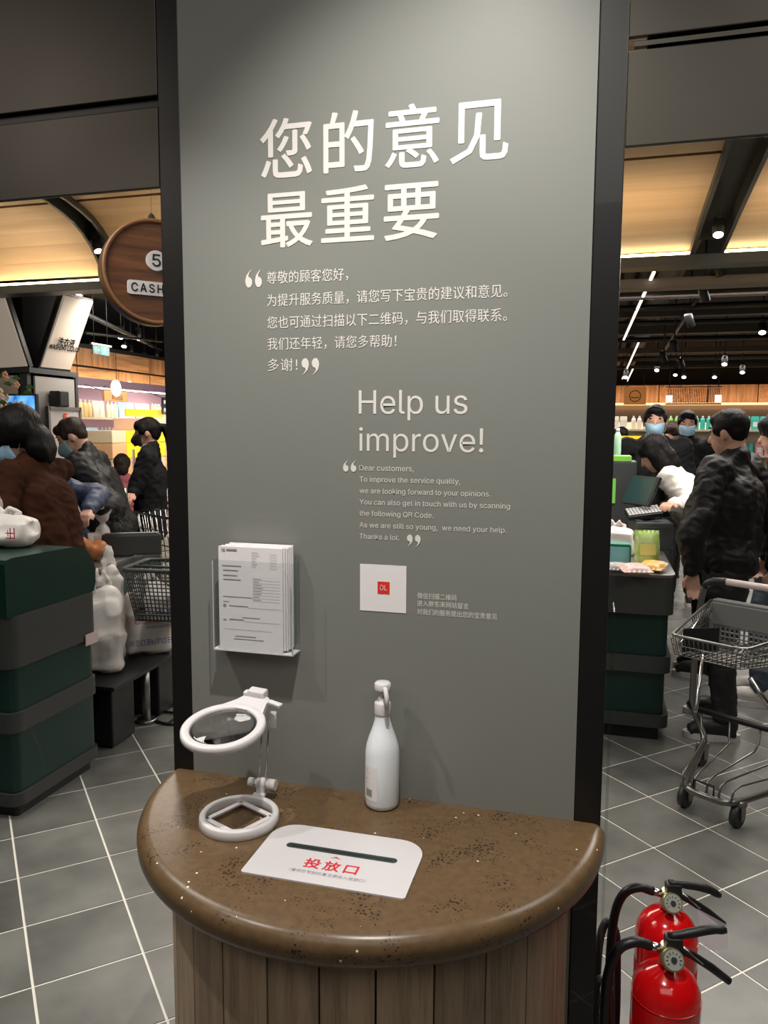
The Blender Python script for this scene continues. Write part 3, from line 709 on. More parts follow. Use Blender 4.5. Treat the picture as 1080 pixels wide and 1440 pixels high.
# ------------------------------------------------------------------ lit wall shelf on the left with goods
SX = -6.05
sh = thing('lit_wall_shelf', 'brightly lit long wall shelf full of packets under the timber cladding', 'shelf', (SX, 0, 0))
y0, y1 = onX(100, 600, SX).y-1.0, onX(300, 600, SX).y
M_shelf = mat('shelf_cream', (.75, .66, .52), .5)
B().box((-.38, (y0+y1)/2, 1.1), (.03, y1-y0, 2.2)).build('back_panel', mat('glowing_shelf_back', (.55, .38, .42), .6, emit=.1, ecol=(1, .62, .72)), sh)  # back panel emits a faint pink glow, shelf light put into its colour
lv = [.25, .62, .98, 1.32, 1.68]
for z in lv: B().box((-.19, (y0+y1)/2, z), (.38, y1-y0, .03)).build('shelf_board', M_shelf, sh)
B().box((-.1, (y0+y1)/2, 2.14), (.5, y1-y0, .10)).build('canopy', mat('canopy_mauve', (.14, .09, .12), .5), sh)
B().box((.02, (y0+y1)/2, 2.08), (.03, y1-y0, .012)).build('led_strip', mat('led_pink', (1, .8, .8), .5, emit=5, ecol=(1, .85, .85)), sh)
area('shelf_strip', (SX+.12, (y0+y1)/2+.6, 2.06), (SX-.15, (y0+y1)/2+.6, 1.0), 34, .06, 3.5, (1, .9, .84)).rotation_euler = (Vector((-.35, 0, -1))).to_track_quat('-Z', 'Y').to_euler()
cols = [('white', (.85, .82, .8)), ('pale yellow', (.85, .7, .35)), ('teal', (.05, .5, .4)), ('pink', (.8, .4, .45)), ('cream', (.85, .75, .6)), ('light blue', (.35, .6, .8)), ('green', (.25, .6, .1)), ('orange', (.85, .4, .15)), ('purple', (.35, .15, .4))]
CM = [mat('goods_'+n.replace(' ', '_'), c, .4) for n, c in cols]
bottle_me = []; pouch_me = []; cap_me = []
for m in CM:
    bottle_me.append(B().lathe([(.0001, 0), (.036, 0), (.038, .01), (.038, .15), (.03, .18), (.014, .2), (.0001, .2)], 10).mesh('bottle_body', m))
    b = B(); b.add([(-.03, -.055, 0), (.03, -.055, 0), (.03, .055, 0), (-.03, .055, 0), (-.02, -.06, .15), (.02, -.06, .15), (.02, .06, .15), (-.02, .06, .15), (-.002, -.058, .22), (.002, -.058, .22), (.002, .058, .22), (-.002, .058, .22)],
          [(3, 2, 1, 0), (0, 1, 5, 4), (1, 2, 6, 5), (2, 3, 7, 6), (3, 0, 4, 7), (4, 5, 9, 8), (5, 6, 10, 9), (6, 7, 11, 10), (7, 4, 8, 11), (8, 9, 10, 11)])
    pouch_me.append(b.mesh('packet_body', m))
cap_w = B().lathe([(.0001, .198), (.015, .198), (.015, .225), (.0001, .225)], 10).mesh('cap', M_white)
labm = B().add([(.032, -.035, .05), (.032, .035, .05), (.0275, .035, .13), (.0275, -.035, .13)], [(0, 1, 2, 3)]).mesh('label', M_paper)
def goods(kind, ci, loc, rz, label, group):
    if kind == 'bottle':
        o = link('bottle', bottle_me[ci], None, label, 'bottle', group, loc=loc); o.rotation_euler = (0, 0, rz)
        link('cap', cap_w, o)
    else:
        o = link('packet', pouch_me[ci], None, label, 'packet', group, loc=loc); o.rotation_euler = (0, 0, rz)
        link('label', labm, o)
    return o
for li, z in enumerate(lv[2:], 2):
    nm = {2: 'third', 3: 'second', 4: 'top'}[li]
    y = y0+.9; k = 0; run_c = 0; left = 0
    while y < y1-.3:
        if left == 0: y += .03; run_c = random.choice([0, 0, 1, 2, 3, 4, 4, 5, 7]); left = random.choice((2, 3, 4)); kd = random.choice(('bottle', 'packet', 'packet'))
        goods(kd, run_c, (SX-.09, y, z+.016), random.uniform(-.12, .12), '%s %s on the %s level of the lit wall shelf' % (cols[run_c][0], kd, nm), '%s %ss on the %s level of the lit wall shelf' % (cols[run_c][0], kd, nm))
        y += .09 if kd == 'bottle' else .128; left -= 1
# promotion boxes
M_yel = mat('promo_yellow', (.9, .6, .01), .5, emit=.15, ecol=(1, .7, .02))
def box_thing(name, cat, label, c, d, m, rz=0, mark=None):
    o = B().box((0, 0, 0), d, bev=min(d)*.06).build(name, m, None, label=label, cat=cat, loc=c); o.rotation_euler = (0, 0, rz)
    if mark: B().box((0, 0, 0), (d[0]+.002, d[1]*.6, d[2]*.2)).build('printed_band', mark, o)
    return o
p = onX(172, 596, -5.55); stack_m = mat('display_cream', (.75, .62, .4), .5)
pd = thing('promotion_stand', 'yellow promotion stand of stacked cartons in front of the lit shelf', 'display', (-5.6, onX(198, 640, -5.6).y, 0))
stack_o = mat('display_peach', (.8, .45, .22), .5); stack_p = mat('display_pinkish', (.75, .5, .42), .5)
for k, (z0, z1) in enumerate([(0, .5), (.505, .9), (.905, 1.16), (1.165, 1.36), (1.365, 1.52), (1.525, 1.68)]):
    for j in range(6):
        if k == 5 and j < 2: continue
        m = M_yel if (k in (3, 4) and j in (1, 2, 3)) or (k == 2 and j == 2) else random.choice((stack_m, stack_o, stack_p, stack_m))
        B().box((0, -.78+j*.31, (z0+z1)/2), (.4, .30, z1-z0), bev=.008).build('carton', m, pd)
pq = onX(205, 581, -5.6); B().box((.0, pq.y-pd.location.y, pq.z), (.03, .95, .10)).bar((0, pq.y-pd.location.y, 1.5), (0, pq.y-pd.location.y, pq.z), .015).build('header_board', M_yel, pd, label='wide yellow header board')
q = onX(162, 557, -5.6); hd = thing('shelf_header', 'orange shelf header board with dark characters and a round white cap', 'sign', q)
for s_ in (-1, 1): B().bar((0, s_*.2, .05), (-.3, s_*.2, 2.1-q.z), .006).build('hanger', M_steel, hd)
B().box((0, 0, 0), (.03, .50, .13), bev=.004).build('board', mat('header_orange', (.65, .3, .12), .5), hd)
B().bar((0, 0, .10), (.02, 0, .10), .11, seg=24).build('round_cap', M_paper, hd)
MX = Matrix(((0, -1, 0, .017), (1, 0, 0, 0), (0, 0, 1, 0), (0, 0, 0, 1)))
text_mesh('清洁纸品', -.10, .14, -.05, .02, y=0, mat_=M_black, name='lettering', parent=hd, M=MX)
q = onX(232, 571, -5.5); hs_ = thing('price_board', 'small black hanging price board at the pillar edge of the lit shelf', 'sign', q)
B().box((0, 0, 0), (.02, .16, .24), bev=.003).build('board', M_black, hs_); B().bar((0, 0, .1), (-.35, 0, 2.1-q.z), .005).build('hanger', M_black, hs_)
for s in (-1, 1): B().box((.012, 0, s*.055), (.004, .09, .05)).build('price_card', M_white, hs_)

# ------------------------------------------------------------------ display pillar with flared lightboxes
PX, PY = -4.98, 4.96
dp = thing('display_pillar', 'black pillar clad in pale panels with outward flared lightboxes, left of the lit shelf', 'pillar', (PX, PY, 0))
M_matt = mat('matt_black', (.008, .008, .008), .95, spec=.1)
ztop = onY(20, 523, PY).z
B().box((-1.0, .37, 1.05), (1.96, .7, 2.1)).box((-.9, .5, 2.8), (1.5, .7, 1.4)).build('core', M_matt, dp)
M_silver = mat('silver_panel', (.42, .4, .37), .3, metal=.35)
B().box((.006, .385, 1.04), (.02, .60, 2.04)).build('side_panel', M_silver, dp)
B().box((-.72, -.002, 1.04), (1.2, .02, 2.04)).build('front_panel', mat('cream_panel', (.5, .44, .36), .4), dp)
B().box((-.04, .012, 1.04), (.09, .05, 2.08)).build('corner_post', M_dgrey, dp)
B().box((0.01, .715, 1.04), (.03, .04, 2.08)).build('end_post', M_dgrey, dp)
B().box((-.6, -.0, 2.11), (1.3, .06, .05)).box((.01, .36, 2.11), (.06, .74, .05)).build('cornice', M_dgrey, dp)
M_box = mat('lightbox_face', (.5, .41, .32), .8, emit=.10, ecol=(1, .86, .72))
def q3(px, py, X=None, Y=None): return onX(px, py, X) if X is not None else onY(px, py, Y)
bl, br = onX(58, 516, PX+.02), onX(99, 520, PX+.02)
tl, tr = onX(92, 416, PX+.30), onX(131, 424, PX+.30)
O = Vector((PX, PY, 0))
def slab(pts, m, name, par, th, fr=None):
    a, b_, c, d = [Vector(p)-O for p in pts]; n = (b_-a).cross(d-a).normalized()*th
    o = B().add([a, b_, c, d, a-n, b_-n, c-n, d-n], [(0, 1, 2, 3), (7, 6, 5, 4), (0, 4, 5, 1), (1, 5, 6, 2), (2, 6, 7, 3), (3, 7, 4, 0)]).build(name, m, par); return o
lb1 = slab([bl, br, tr, tl], M_box, 'lightbox', dp, .05); lb1['label'] = 'pale lightbox reading washing liquid'
n_ = ((br-bl).cross(tl-bl)).normalized()*.02
slab([bl-n_-Vector((0, .02, .02)), br-n_+Vector((0, .02, -.02)), tr-n_+Vector((0, .02, .02)), tl-n_+Vector((0, -.02, .02))], M_black, 'lightbox_frame', dp, .05)
bl2, br2 = onY(-60, 521, PY-.02), onY(38, 515, PY-.02); tl2, tr2 = onY(-130, 412, PY-.3), onY(4, 417, PY-.3)
lb2 = slab([bl2, br2, tr2, tl2], M_box, 'lightbox', dp, .05); lb2['label'] = 'pale lightbox with a faint line drawing, facing the aisle'
n2_ = ((br2-bl2).cross(tl2-bl2)).normalized()*.02
slab([bl2-n2_, br2-n2_+Vector((.02, 0, -.02)), tr2-n2_+Vector((.02, 0, .02)), tl2-n2_], M_black, 'lightbox_frame', dp, .05)
# lettering on lightbox: map (u,v) in lightbox plane
def plane_text(body, c, ux, uz, w_, h_, m, name, par, th=.018):
    ux, uz = ux.normalized(), uz.normalized(); nn = ux.cross(uz).normalized(); c = Vector(c)-O+nn*th
    Mx = Matrix(((ux.x, -nn.x, uz.x, c.x), (ux.y, -nn.y, uz.y, c.y), (ux.z, -nn.z, uz.z, c.z), (0, 0, 0, 1)))
    return text_mesh(body, -w_/2, w_/2, -h_/2, h_/2, y=0, mat_=M_matt, bold=.003, name=name, parent=par, M=Mx)
ux = br-bl; uz = tl-bl
def pt(u, v): return (bl*(1-u)+br*u)*(1-v)+(tl*(1-u)+tr*u)*v
plane_text('洗衣液', pt(.5, .385), ux, uz-ux*(uz.dot(ux)/ux.length_squared), .26, .085, M_black, 'lettering', lb1)
plane_text('WASHING LIQUID', pt(.5, .30), ux, uz-ux*(uz.dot(ux)/ux.length_squared), .46, .05, M_black, 'lettering', lb1)
c_ = onY(5, 490, PY-.10)-O-Vector((0, .0, 0))
def pt2(px, py):  # point on the aisle lightbox plane
    nn = (br2-bl2).cross(tl2-bl2); d = ray(px, py); t = (bl2-CAM).dot(nn)/d.dot(nn); return CAM+d*t-O+nn.normalized()*.004
b = B()
for lst in ([(-2, 478), (4, 477), (8, 480), (10, 487), (6, 492), (-2, 492)], [(-4, 484), (3, 483), (8, 487)], [(0, 470), (6, 468), (9, 472)]):
    b.tube([pt2(*p) for p in lst], .004, 5)
b.build('line_drawing', M_grey_ink, lb2)
# white framed board with red figure, black unit above, blue screen and flowers
X2 = PX+.10
a_, c2_ = onX(67, 571, X2), onX(111, 571, X2); zbot = onX(80, 700, X2).z
wb = thing('framed_notice_board', 'white notice board in a silver frame with a red figure near its top', 'board', (X2, (a_.y+c2_.y)/2, 0))
wdt = c2_.y-a_.y; hh = a_.z
B().box((0, 0, hh/2), (.02, wdt-.04, hh-.04)).build('panel', mat('panel_pinkwhite', (.6, .53, .5), .5), wb)
B().box((0, 0, hh-.02), (.04, wdt, .035)).box((0, -wdt/2, hh/2), (.04, .03, hh)).box((0, wdt/2, hh/2), (.04, .03, hh)).build('frame', M_steel, wb)
text_mesh('5', -.035, .035, hh-.16, hh-.07, y=0, mat_=mat('figure_red', (.8, .03, .02), .5), name='red_figure', parent=wb, M=MX, bold=.003)
p = onX(87, 561, PX+.12); sp = thing('wall_speaker', 'small black box unit on the silver pillar panel above the framed board', 'speaker', (PX+.02, p.y, p.z))
B().box((.07, 0, 0), (.12, .15, .16), bev=.01).build('case', M_black, sp); B().box((.132, 0, 0), (.004, .12, .13)).build('grille', M_dark, sp); B().box((.005, -.02, 0), (.03, .1, .08)).build('wall_bracket', M_black, sp)
p = onY(25, 580, PY-.12); sc_ = thing('blue_screen', 'blue lit screen on the aisle side of the display pillar', 'screen', (p.x, PY-.12, p.z))
def m_screen():
    m = mat('screen_blue', (.02, .12, .45), .3, emit=1.0, ecol=(.03, .22, .75)); nt = m.node_tree; N = nt.nodes
    t = N.new('ShaderNodeTexNoise'); t.inputs['Scale'].default_value = 5; r = N.new('ShaderNodeValToRGB')
    r.color_ramp.elements[0].color = (.01, .08, .4, 1); r.color_ramp.elements[1].color = (.2, .6, .95, 1); r.color_ramp.elements[0].position = .4; r.color_ramp.elements[1].position = .7
    tc = N.new('ShaderNodeTexCoord'); nt.links.new(tc.outputs['Object'], t.inputs['Vector']); nt.links.new(t.outputs[0], r.inputs[0]); nt.links.new(r.outputs[0], N['Principled BSDF'].inputs['Emission Color']); return m
B().box((-.12, 0, -.05), (.62, .04, .42), bev=.012).build('display', m_screen(), sc_)
B().box((-.12, .03, -.05), (.66, .04, .46), bev=.01).build('housing', M_dark, sc_)
p = onY(6, 570, PY-.35); fl = thing('flower_bouquet', 'cream and peach flower bouquet beside the blue screen', 'flowers', (p.x-.02, PY-.36, p.z-.06))
B().lathe([(.0001, -1.2), (.12, -1.2), (.12, -.25), (.07, -.2), (.06, -.1), (.0001, -.1)], 20).build('vase_stand', M_dgrey, fl)
MF = [mat('petal_cream', (.8, .65, .45), .6), mat('petal_peach', (.75, .42, .25), .6), mat('leaf_green', (.08, .16, .04), .6)]
for k in range(46):
    a = random.uniform(0, 6.28); r_ = random.uniform(.02, .24); z = random.uniform(.0, .38)-r_*.3
    c = (r_*math.cos(a), r_*math.sin(a)*.6, z); b = B()
    if k % 3 == 2:
        b.add([c, (c[0]+.05, c[1], c[2]+.03), (c[0]+.09, c[1]+.02, c[2]), (c[0]+.05, c[1]+.03, c[2]-.02)], [(0, 1, 2, 3)]); b.build('leaf', MF[2], fl)
    else:
        for j in range(5):
            t = j*1.257; b.ell((c[0]+.02*math.cos(t), c[1]-.01, c[2]+.02*math.sin(t)), (.017, .01, .017), seg=6, rings=4)
        b.build('blossom', MF[k % 3], fl)
b = B()
for k in range(14): b.bar((0, 0, -.12), (random.uniform(-.2, .2), random.uniform(-.1, .1), random.uniform(0, .25)), .003, seg=5)
b.build('stems', MF[2], fl, kind='stuff')

# ------------------------------------------------------------------ round cashier sign
sc = dep(215, 385, 3.6)
sg = thing('round_cashier_sign', 'round wooden hanging sign with number 5 and the word cashier, left of the pillar', 'sign', sc, R(46))
RR = .235
ux_ = R(-6)
MS = Matrix.Rotation(R(62), 4, 'Z')
def disc(y0, y1, r0, m, name, lab_=None, ry=None, bev=.0):
    b = B(); b.lathe([(.0001, y0), (r0, y0), (r0, y1), (.0001, y1)], 56, M=Matrix.Rotation(R(90), 4, 'X'), smooth=False); return b.build(name, m, sg, label=lab_)
# axis is local -Y (front); lathe z -> -y
b = B(); b.lathe([(RR-.012, .05), (RR, .05), (RR, -.05), (RR-.012, -.05)], 64, close=True, M=Matrix.Rotation(R(90), 4, 'X')); b.build('drum_rim', mat('rim_dark_wood', (.12, .06, .025), .4), sg)
disc(-.044, .042, RR-.012, M_signwood, 'wood_face')
b = B(); b.lathe([(RR-.02, .042), (RR-.012, .055), (RR-.0, .055), (RR, .046)], 64, close=True, M=Matrix.Rotation(R(90), 4, 'X')); b.build('front_ring', mat('ring_wood', (.3, .14, .06), .4), sg)
b = B(); b.bar((.003, -.04, .05), (.003, -.056, .05), .045, seg=36); nd = b.build('number_disc', M_paper, sg)
text_mesh('5', -.016, .022, .023, .077, y=-.0575, mat_=M_black, name='figure', parent=nd, bold=.001)
pp = rrect(-.128, .15, -.108, -.046, (.01,)*4, 4)
b = B(); b.add([(x, -.044, z) for x, z in pp]+[(x, -.056, z) for x, z in pp], [tuple(range(len(pp))), tuple(range(len(pp), 2*len(pp)))[::-1]]+[(k, (k+1) % len(pp), len(pp)+(k+1) % len(pp), len(pp)+k) for k in range(len(pp))]); np_ = b.build('name_plate', M_paper, sg)
text_mesh('CASHIER', -.112, .132, -.096, -.058, y=-.0575, space=1.25, bold=.0012, mat_=M_black, name='lettering', parent=np_)
b = B(); b.lathe([(.0001, .03), (.012, .02), (.02, .0), (.045, -.008), (.045, -.012), (.0001, -.012)], 20, c=(0, 0, RR+.008)); b.build('hook_cap', M_steel, sg)
B().bar((0, 0, RR+.02), (0, 0, 3.425-sc.z), .0012, seg=5).build('wire', M_steel, sg)
#PART3

# ------------------------------------------------------------------ checkout counters
def counter(name, label, x0, x1, y0, y1, bands, r=.05, top=None, grp=None):
    t = thing(name, label, 'checkout counter', ((x0+x1)/2, (y0+y1)/2, 0), 0, grp)
    for (z0, z1, m, e, nm) in bands:
        pts = rrect(x0-e-(x0+x1)/2, x1+e-(x0+x1)/2, y0-e-(y0+y1)/2, y1+e-(y0+y1)/2, (r+e,)*4, 6)
        B().prism(pts, z0, z1).build(nm, m, t)
    return t
c1 = counter('checkout_counter', 'tall green and black checkout counter at the left edge', -3.3, -1.742, .905, 1.44,
    [(0, .052, M_black, -.03, 'kick_base'), (.054, .105, M_dgrey, .004, 'band'), (.107, .352, M_green, -.008, 'side_panel'), (.354, .435, M_dgrey, .004, 'band'), (.437, .612, M_green, -.008, 'side_panel'), (.614, .82, M_dgrey, .006, 'band')], .045)
b = B(); yy = [(.897, .822), (1.435, .822), (1.447, .86), (1.45, .92), (1.435, .965), (1.40, 1.005), (1.36, 1.028), (1.31, 1.04), (.94, 1.05), (.905, 1.045), (.897, 1.03)]
vs = [(-3.3, y, z) for y, z in yy]+[(-1.745, y, z) for y, z in yy]; n = len(yy)
b.add([(v[0]+2.521, v[1]-1.1725, v[2]) for v in vs], [tuple(range(n)), tuple(range(n, 2*n))[::-1]]+[(k, (k+1) % n, n+(k+1) % n, n+k) for k in range(n)]); b.build('end_panel', M_green, c1, label='dark green end panel with a rounded top corner')
p = onX(133, 893, -1.73); 
tg = B().box((-1.731+2.521, p.y-1.1725-.02, p.z-.01), (.003, .085, .05)).build('sticker', mat('sticker_pink', (.55, .42, .42), .5), c1)
c2 = counter('checkout_counter', 'low green checkout counter with black bands beside the right post', -.1, .80, 2.43, 3.9,
    [(0, .07, M_black, -.04, 'kick_base'), (.075, .137, M_dgrey, .004, 'band'), (.139, .353, M_green, -.02, 'side_panel'), (.355, .437, M_dgrey, .006, 'band'), (.439, .648, M_green, -.015, 'side_panel'), (.65, .835, M_dgrey, .008, 'band'), (.836, .85, M_steel, .01, 'worktop')], .05)
q1, q2 = onZ(136, 800, .80), onZ(212, 772, .80)
c3 = thing('checkout_counter', 'middle checkout lane counter behind the shopping bags', 'checkout counter', (q1.x, q1.y, 0), math.atan2(q2.y-q1.y, q2.x-q1.x))
L3 = (q2-q1).length+.15
for (z0, z1, m, nm, e) in [(0, .06, M_black, 'kick_base', -.04), (.06, .74, M_green, 'side_panel', 0), (.74, .785, M_dgrey, 'band', .008), (.785, .80, M_steel, 'worktop', .004)]:
    B().box((L3/2-.02, .14, (z0+z1)/2), (L3+.04+2*e, .28+2*e, z1-z0), bev=.004).build(nm, m, c3)
dv = thing('divider_board', 'black rounded divider board standing on the middle checkout lane', 'divider', tuple(onZ(186, 781, .80)+Vector((.0, .0, .001))), R(28))
B().box((0, 0, .065), (.34, .035, .13), bev=.016).build('board', M_dgrey, dv); B().box((0, 0, .132), (.30, .02, .010), bev=.004).build('top_trim', M_steel, dv)

# ------------------------------------------------------------------ soft forms: voxel-merged figures
def remesh(b, name, m, vox=.010, smooth=3, amp=0, freq=9, parent=None, label=None, ridge=False, **k):
    me = b.mesh(name, m, fix=False); o = bpy.data.objects.new(name, me); COL.objects.link(o)
    md = o.modifiers.new('r', 'REMESH'); md.mode = 'VOXEL'; md.voxel_size = vox; md.use_smooth_shade = True
    if smooth: sm = o.modifiers.new('s', 'SMOOTH'); sm.factor = .5; sm.iterations = smooth
    dg = bpy.context.evaluated_depsgraph_get(); dg.update()
    nm = bpy.data.meshes.new_from_object(o.evaluated_get(dg)); bpy.data.objects.remove(o); bpy.data.meshes.remove(me)
    nm.name = name
    if amp:
        n = len(nm.vertices); co = np.empty(n*3); nm.vertices.foreach_get('co', co); no = np.empty(n*3); nm.vertices.foreach_get('normal', no)
        co = co.reshape(-1, 3); no = no.reshape(-1, 3)
        d = np.array([noise.noise(Vector((c[0]*freq, c[1]*freq, c[2]*freq*(.6 if ridge else 1)))) for c in co])
        if ridge:
            d = (1-np.abs(d)*3.0).clip(-1, 1)*.6
            if ridge == 2: d += (1-np.abs(np.array([noise.noise(Vector((c[0]*17+3, c[1]*17, c[2]*26+c[0]*14))) for c in co]))*4).clip(-1, 1)*.22
        co += no*(d*amp)[:, None]; nm.vertices.foreach_set('co', co.ravel())
    nm.polygons.foreach_set('use_smooth', [True]*len(nm.polygons)); nm.update()
    if not nm.materials: nm.materials.append(m)
    return link(name, nm, parent, label=label, **k)
M_skin = mat('skin', (.48, .27, .19), .5, sss=.1)
M_hair = mat('black_hair', (.006, .005, .005), .55, bump=.5, bscale=90, stretch=(1, 1, .15), spec=.15)
M_hairb = mat('brown_black_hair', (.02, .012, .009), .5, bump=.5, bscale=90, stretch=(1, 1, .15), spec=.2)
M_coat = mat('black_coat', (.008, .008, .009), .8, bump=.35, bscale=16, spec=.2)
M_jacket = mat('black_nylon', (.008, .0075, .0075), .55, bump=.6, bscale=18, spec=.3)
M_brown = mat('brown_wool', (.036, .013, .007), .9, bump=.2, bscale=60, spec=.1)
M_blue = mat('blue_padded', (.028, .042, .09), .55, bump=.5, bscale=12)
M_tealc = mat('teal_mask', (.14, .24, .25), .6)
M_shirt = mat('white_shirt', (.72, .68, .62), .7, bump=.4, bscale=12)
M_pants = mat('black_trousers', (.012, .012, .013), .6, bump=.3, bscale=12)
M_jeans = mat('blue_grey_jeans', (.05, .07, .09), .7)
M_pink = mat('pink_coat', (.35, .09, .11), .7)
M_maskb = mat('blue_mask', (.3, .48, .62), .6); M_maskk = mat('black_mask', (.015, .013, .015), .6)
M_shoek = mat('black_shoe', (.015, .015, .016), .5); M_shoew = mat('white_shoe', (.62, .58, .54), .5)
M_eye = mat('eye_dark', (.02, .012, .01), .2)
def Mrot(p, ax, a): return Matrix.Translation(p) @ Matrix.Rotation(a, 4, ax) @ Matrix.Translation(-Vector(p))
def person(label, x, y, face, H=1.72, lean=0, hp=0, ht=0, coat=M_coat, pants=M_pants, hair='short', hairm=M_hair, mask=None, arms=None, stance=None, shoe=M_shoek, collar=None, slim=1.0, coat_len=.80, vox=.011, group=None, hands=True, twist=0, hs=1.0):
    s = H/1.72
    t = thing('person', label, 'person', (x, y, 0), R(face), group)
    inv = (Matrix.Translation((x, y, 0)) @ Matrix.Rotation(R(face), 4, 'Z')).inverted()
    U = Mrot((0, 0, .93*s), 'X', R(-lean)) @ Matrix.Rotation(R(twist), 4, 'Z')
    def u(*p): return U @ (Vector(p)*s)
    nk = u(0, -.005, 1.475)
    Hd = Matrix.Translation(nk) @ Matrix.Rotation(R(-lean*.35), 4, 'X') @ Matrix.Rotation(R(ht+twist), 4, 'Z') @ Matrix.Rotation(R(-hp), 4, 'X') @ Matrix.Translation((0, .012*s, .125*s)) @ Matrix.Scale(s, 4)
    def h(*p): return Hd @ Vector(p)
    st = stance or [(-.09, .0), (.09, .0)]
    hip = [Vector((sx*.085*s, 0, .9*s)) for sx in (-1, 1)]
    ank = [Vector((a[0], a[1], .095*s)) for a in st]
    kn = [(hip[i]+ank[i])/2+Vector((0, .03*s, 0)) for i in (0, 1)]
    # arms
    sh = [u(-.175*slim, 0, 1.40), u(.175*slim, 0, 1.40)]; el = []; ha = []
    for i, sx in enumerate((-1, 1)):
        a = arms[i] if arms else None
        if a is None: el.append(sh[i]+Vector((sx*.05, -.03, -.27))*s); ha.append(el[-1]+Vector((sx*.0, .09, -.23))*s)
        else: el.append(inv @ Vector(a[0])); ha.append(inv @ Vector(a[1]))
    b = B()
    b.ell((0, 0, 0), (.074, .093, .105), Hd); b.ell((0, .03, -.055), (.058, .066, .068), Hd); b.ell((0, .055, -.095), (.03, .03, .025), Hd)
    b.capsule(h(0, .088, -.005), h(0, .106, -.035), .010*s, .014*s)
    for sx in (-1, 1): b.ell((sx*.077, -.005, -.015), (.011, .02, .032), Hd)
    b.capsule(h(0, -.02, -.06), u(0, -.01, 1.42), .052*s, .06*s)
    b.capsule(u(-.11*slim, 0, 1.39), u(.11*slim, 0, 1.39), .05*s)
    b.capsule(u(0, 0, 1.3), u(0, 0, 1.0), .10*s*slim, .095*s*slim)
    for i in (0, 1):
        b.capsule(sh[i], el[i], .038*s, .032*s); b.capsule(el[i], ha[i], .032*s, .022*s)
        b.capsule(hip[i]+Vector((0, 0, .08)), kn[i], .07*s, .048*s); b.capsule(kn[i], ank[i], .046*s, .032*s)
        b.capsule(ank[i]+Vector((0, 0, -.03)), ank[i]+Vector((0, .09, -.03)), .03*s, .02*s)
        # hand with five fingers
        d = (ha[i]-el[i]).normalized(); side = Vector((0, 0, 1)).cross(d)
        if side.length < .2: side = Vector((1, 0, 0)) if abs(d.x) < .9 else Vector((0, 1, 0))
        side = (side-d*side.dot(d)).normalized(); nrm = d.cross(side)
        if abs(d.z) > .7: side, nrm = Vector((0, 1, 0)), Vector((-(-1, 1)[i], 0, 0))
        w0 = ha[i]+d*.01; k0 = ha[i]+d*.085*s
        b.capsule(w0+side*.015, k0+side*.022, .016*s, .013*s); b.capsule(w0-side*.012, k0-side*.022, .016*s, .013*s); b.capsule(w0, k0, .017*s, .014*s)
        for j, (o_, L_) in enumerate(((-.031, .058), (-.0105, .07), (.0105, .074), (.031, .066))):
            f0 = k0+side*o_*s; f1 = f0+(d*.75-nrm*.35).normalized()*L_*.5*s; f2 = f1+(d*.45-nrm*.8).normalized()*L_*.5*s
            b.capsule(f0, f1, .0085*s, .008*s); b.capsule(f1, f2, .008*s, .0065*s)
        t0 = w0+side*.022*s+d*.02; t1 = t0+(side*.7+d*.7-nrm*.3).normalized()*.035*s; t2 = t1+(d*.9-nrm*.3).normalized()*.03*s
        b.capsule(t0, t1, .011*s, .0095*s); b.capsule(t1, t2, .0095*s, .0075*s)
    remesh(b, 'body', M_skin, min(vox, .0075 if hands else .011), 2, parent=t)
    for sx in (-1, 1):
        B().ell((sx*.030, .080, .012), (.013, .008, .006), Hd, 8, 6).build('eye', M_eye, t)
        B().ell((sx*.031, .084, .032), (.019, .007, .004), Hd, 8, 6).build('eyebrow', M_hair, t)
    if not mask: B().ell((0, .094, -.062), (.022, .006, .005), Hd, 8, 6).build('mouth', mat('lips', (.4, .12, .1), .5), t)
    # garments
    b = B(); cl_ = coat_len
    b.ell(u(0, 0, 1.22), (.165*s*slim, .118*s*slim, .22*s), None) if not lean else b.ell((0, 0, 0), (.165*s*slim, .118*s*slim, .22*s), Matrix.Translation(u(0, 0, 1.22)) @ Matrix.Rotation(R(-lean), 4, 'X'))
    b.capsule(u(-.13*slim, 0, 1.385), u(.13*slim, 0, 1.385), .072*s)
    b.capsule(u(-.05, 0, 1.43), u(.05, 0, 1.43), .062*s)
    b.capsule(u(-.045, 0, 1.25), u(-.055, 0, .97), .125*s*slim, .12*s*slim); b.capsule(u(.045, 0, 1.25), u(.055, 0, .97), .125*s*slim, .12*s*slim)
    if cl_ < .9: b.capsule((-.06*s, 0, .97*s), (-.06*s, 0, (cl_+.1)*s), .118*s*slim, .125*s*slim); b.capsule((.06*s, 0, .97*s), (.06*s, 0, (cl_+.1)*s), .118*s*slim, .125*s*slim)
    for i in (0, 1):
        b.capsule(sh[i], el[i], .068*s*slim, .057*s*slim); b.capsule(el[i], ha[i]-(ha[i]-el[i]).normalized()*.015, .056*s*slim, .043*s)
    b.capsule(u(0, -.012, 1.43), u(0, -.012, 1.475), .068*s, .062*s)
    jk = remesh(b, 'jacket', coat, vox, 6, amp=.017, freq=8, ridge=2, parent=t)
    if collar:
        b = B(); b.bar(u(0, -.005, 1.44), u(0, .0, 1.505), .069*s, .064*s, 24, cap=False); b.box((0, 0, 0), (.05, .012, .3), M=Matrix.Translation(u(0, .125, 1.3)) @ Matrix.Rotation(R(-lean), 4, 'X'))
        b.build('shirt_collar', collar, t)
    b = B()
    for i in (0, 1):
        b.capsule(hip[i]+Vector((0, 0, .04)), kn[i], .098*s*slim, .07*s); b.capsule(kn[i], ank[i]+Vector((0, 0, .03)), .07*s, .056*s)
    b.capsule(hip[0]+Vector((0, 0, .04)), hip[1]+Vector((0, 0, .04)), .1*s*slim)
    remesh(b, 'trousers', pants, vox, 4, amp=.012, freq=9, ridge=2, parent=t)
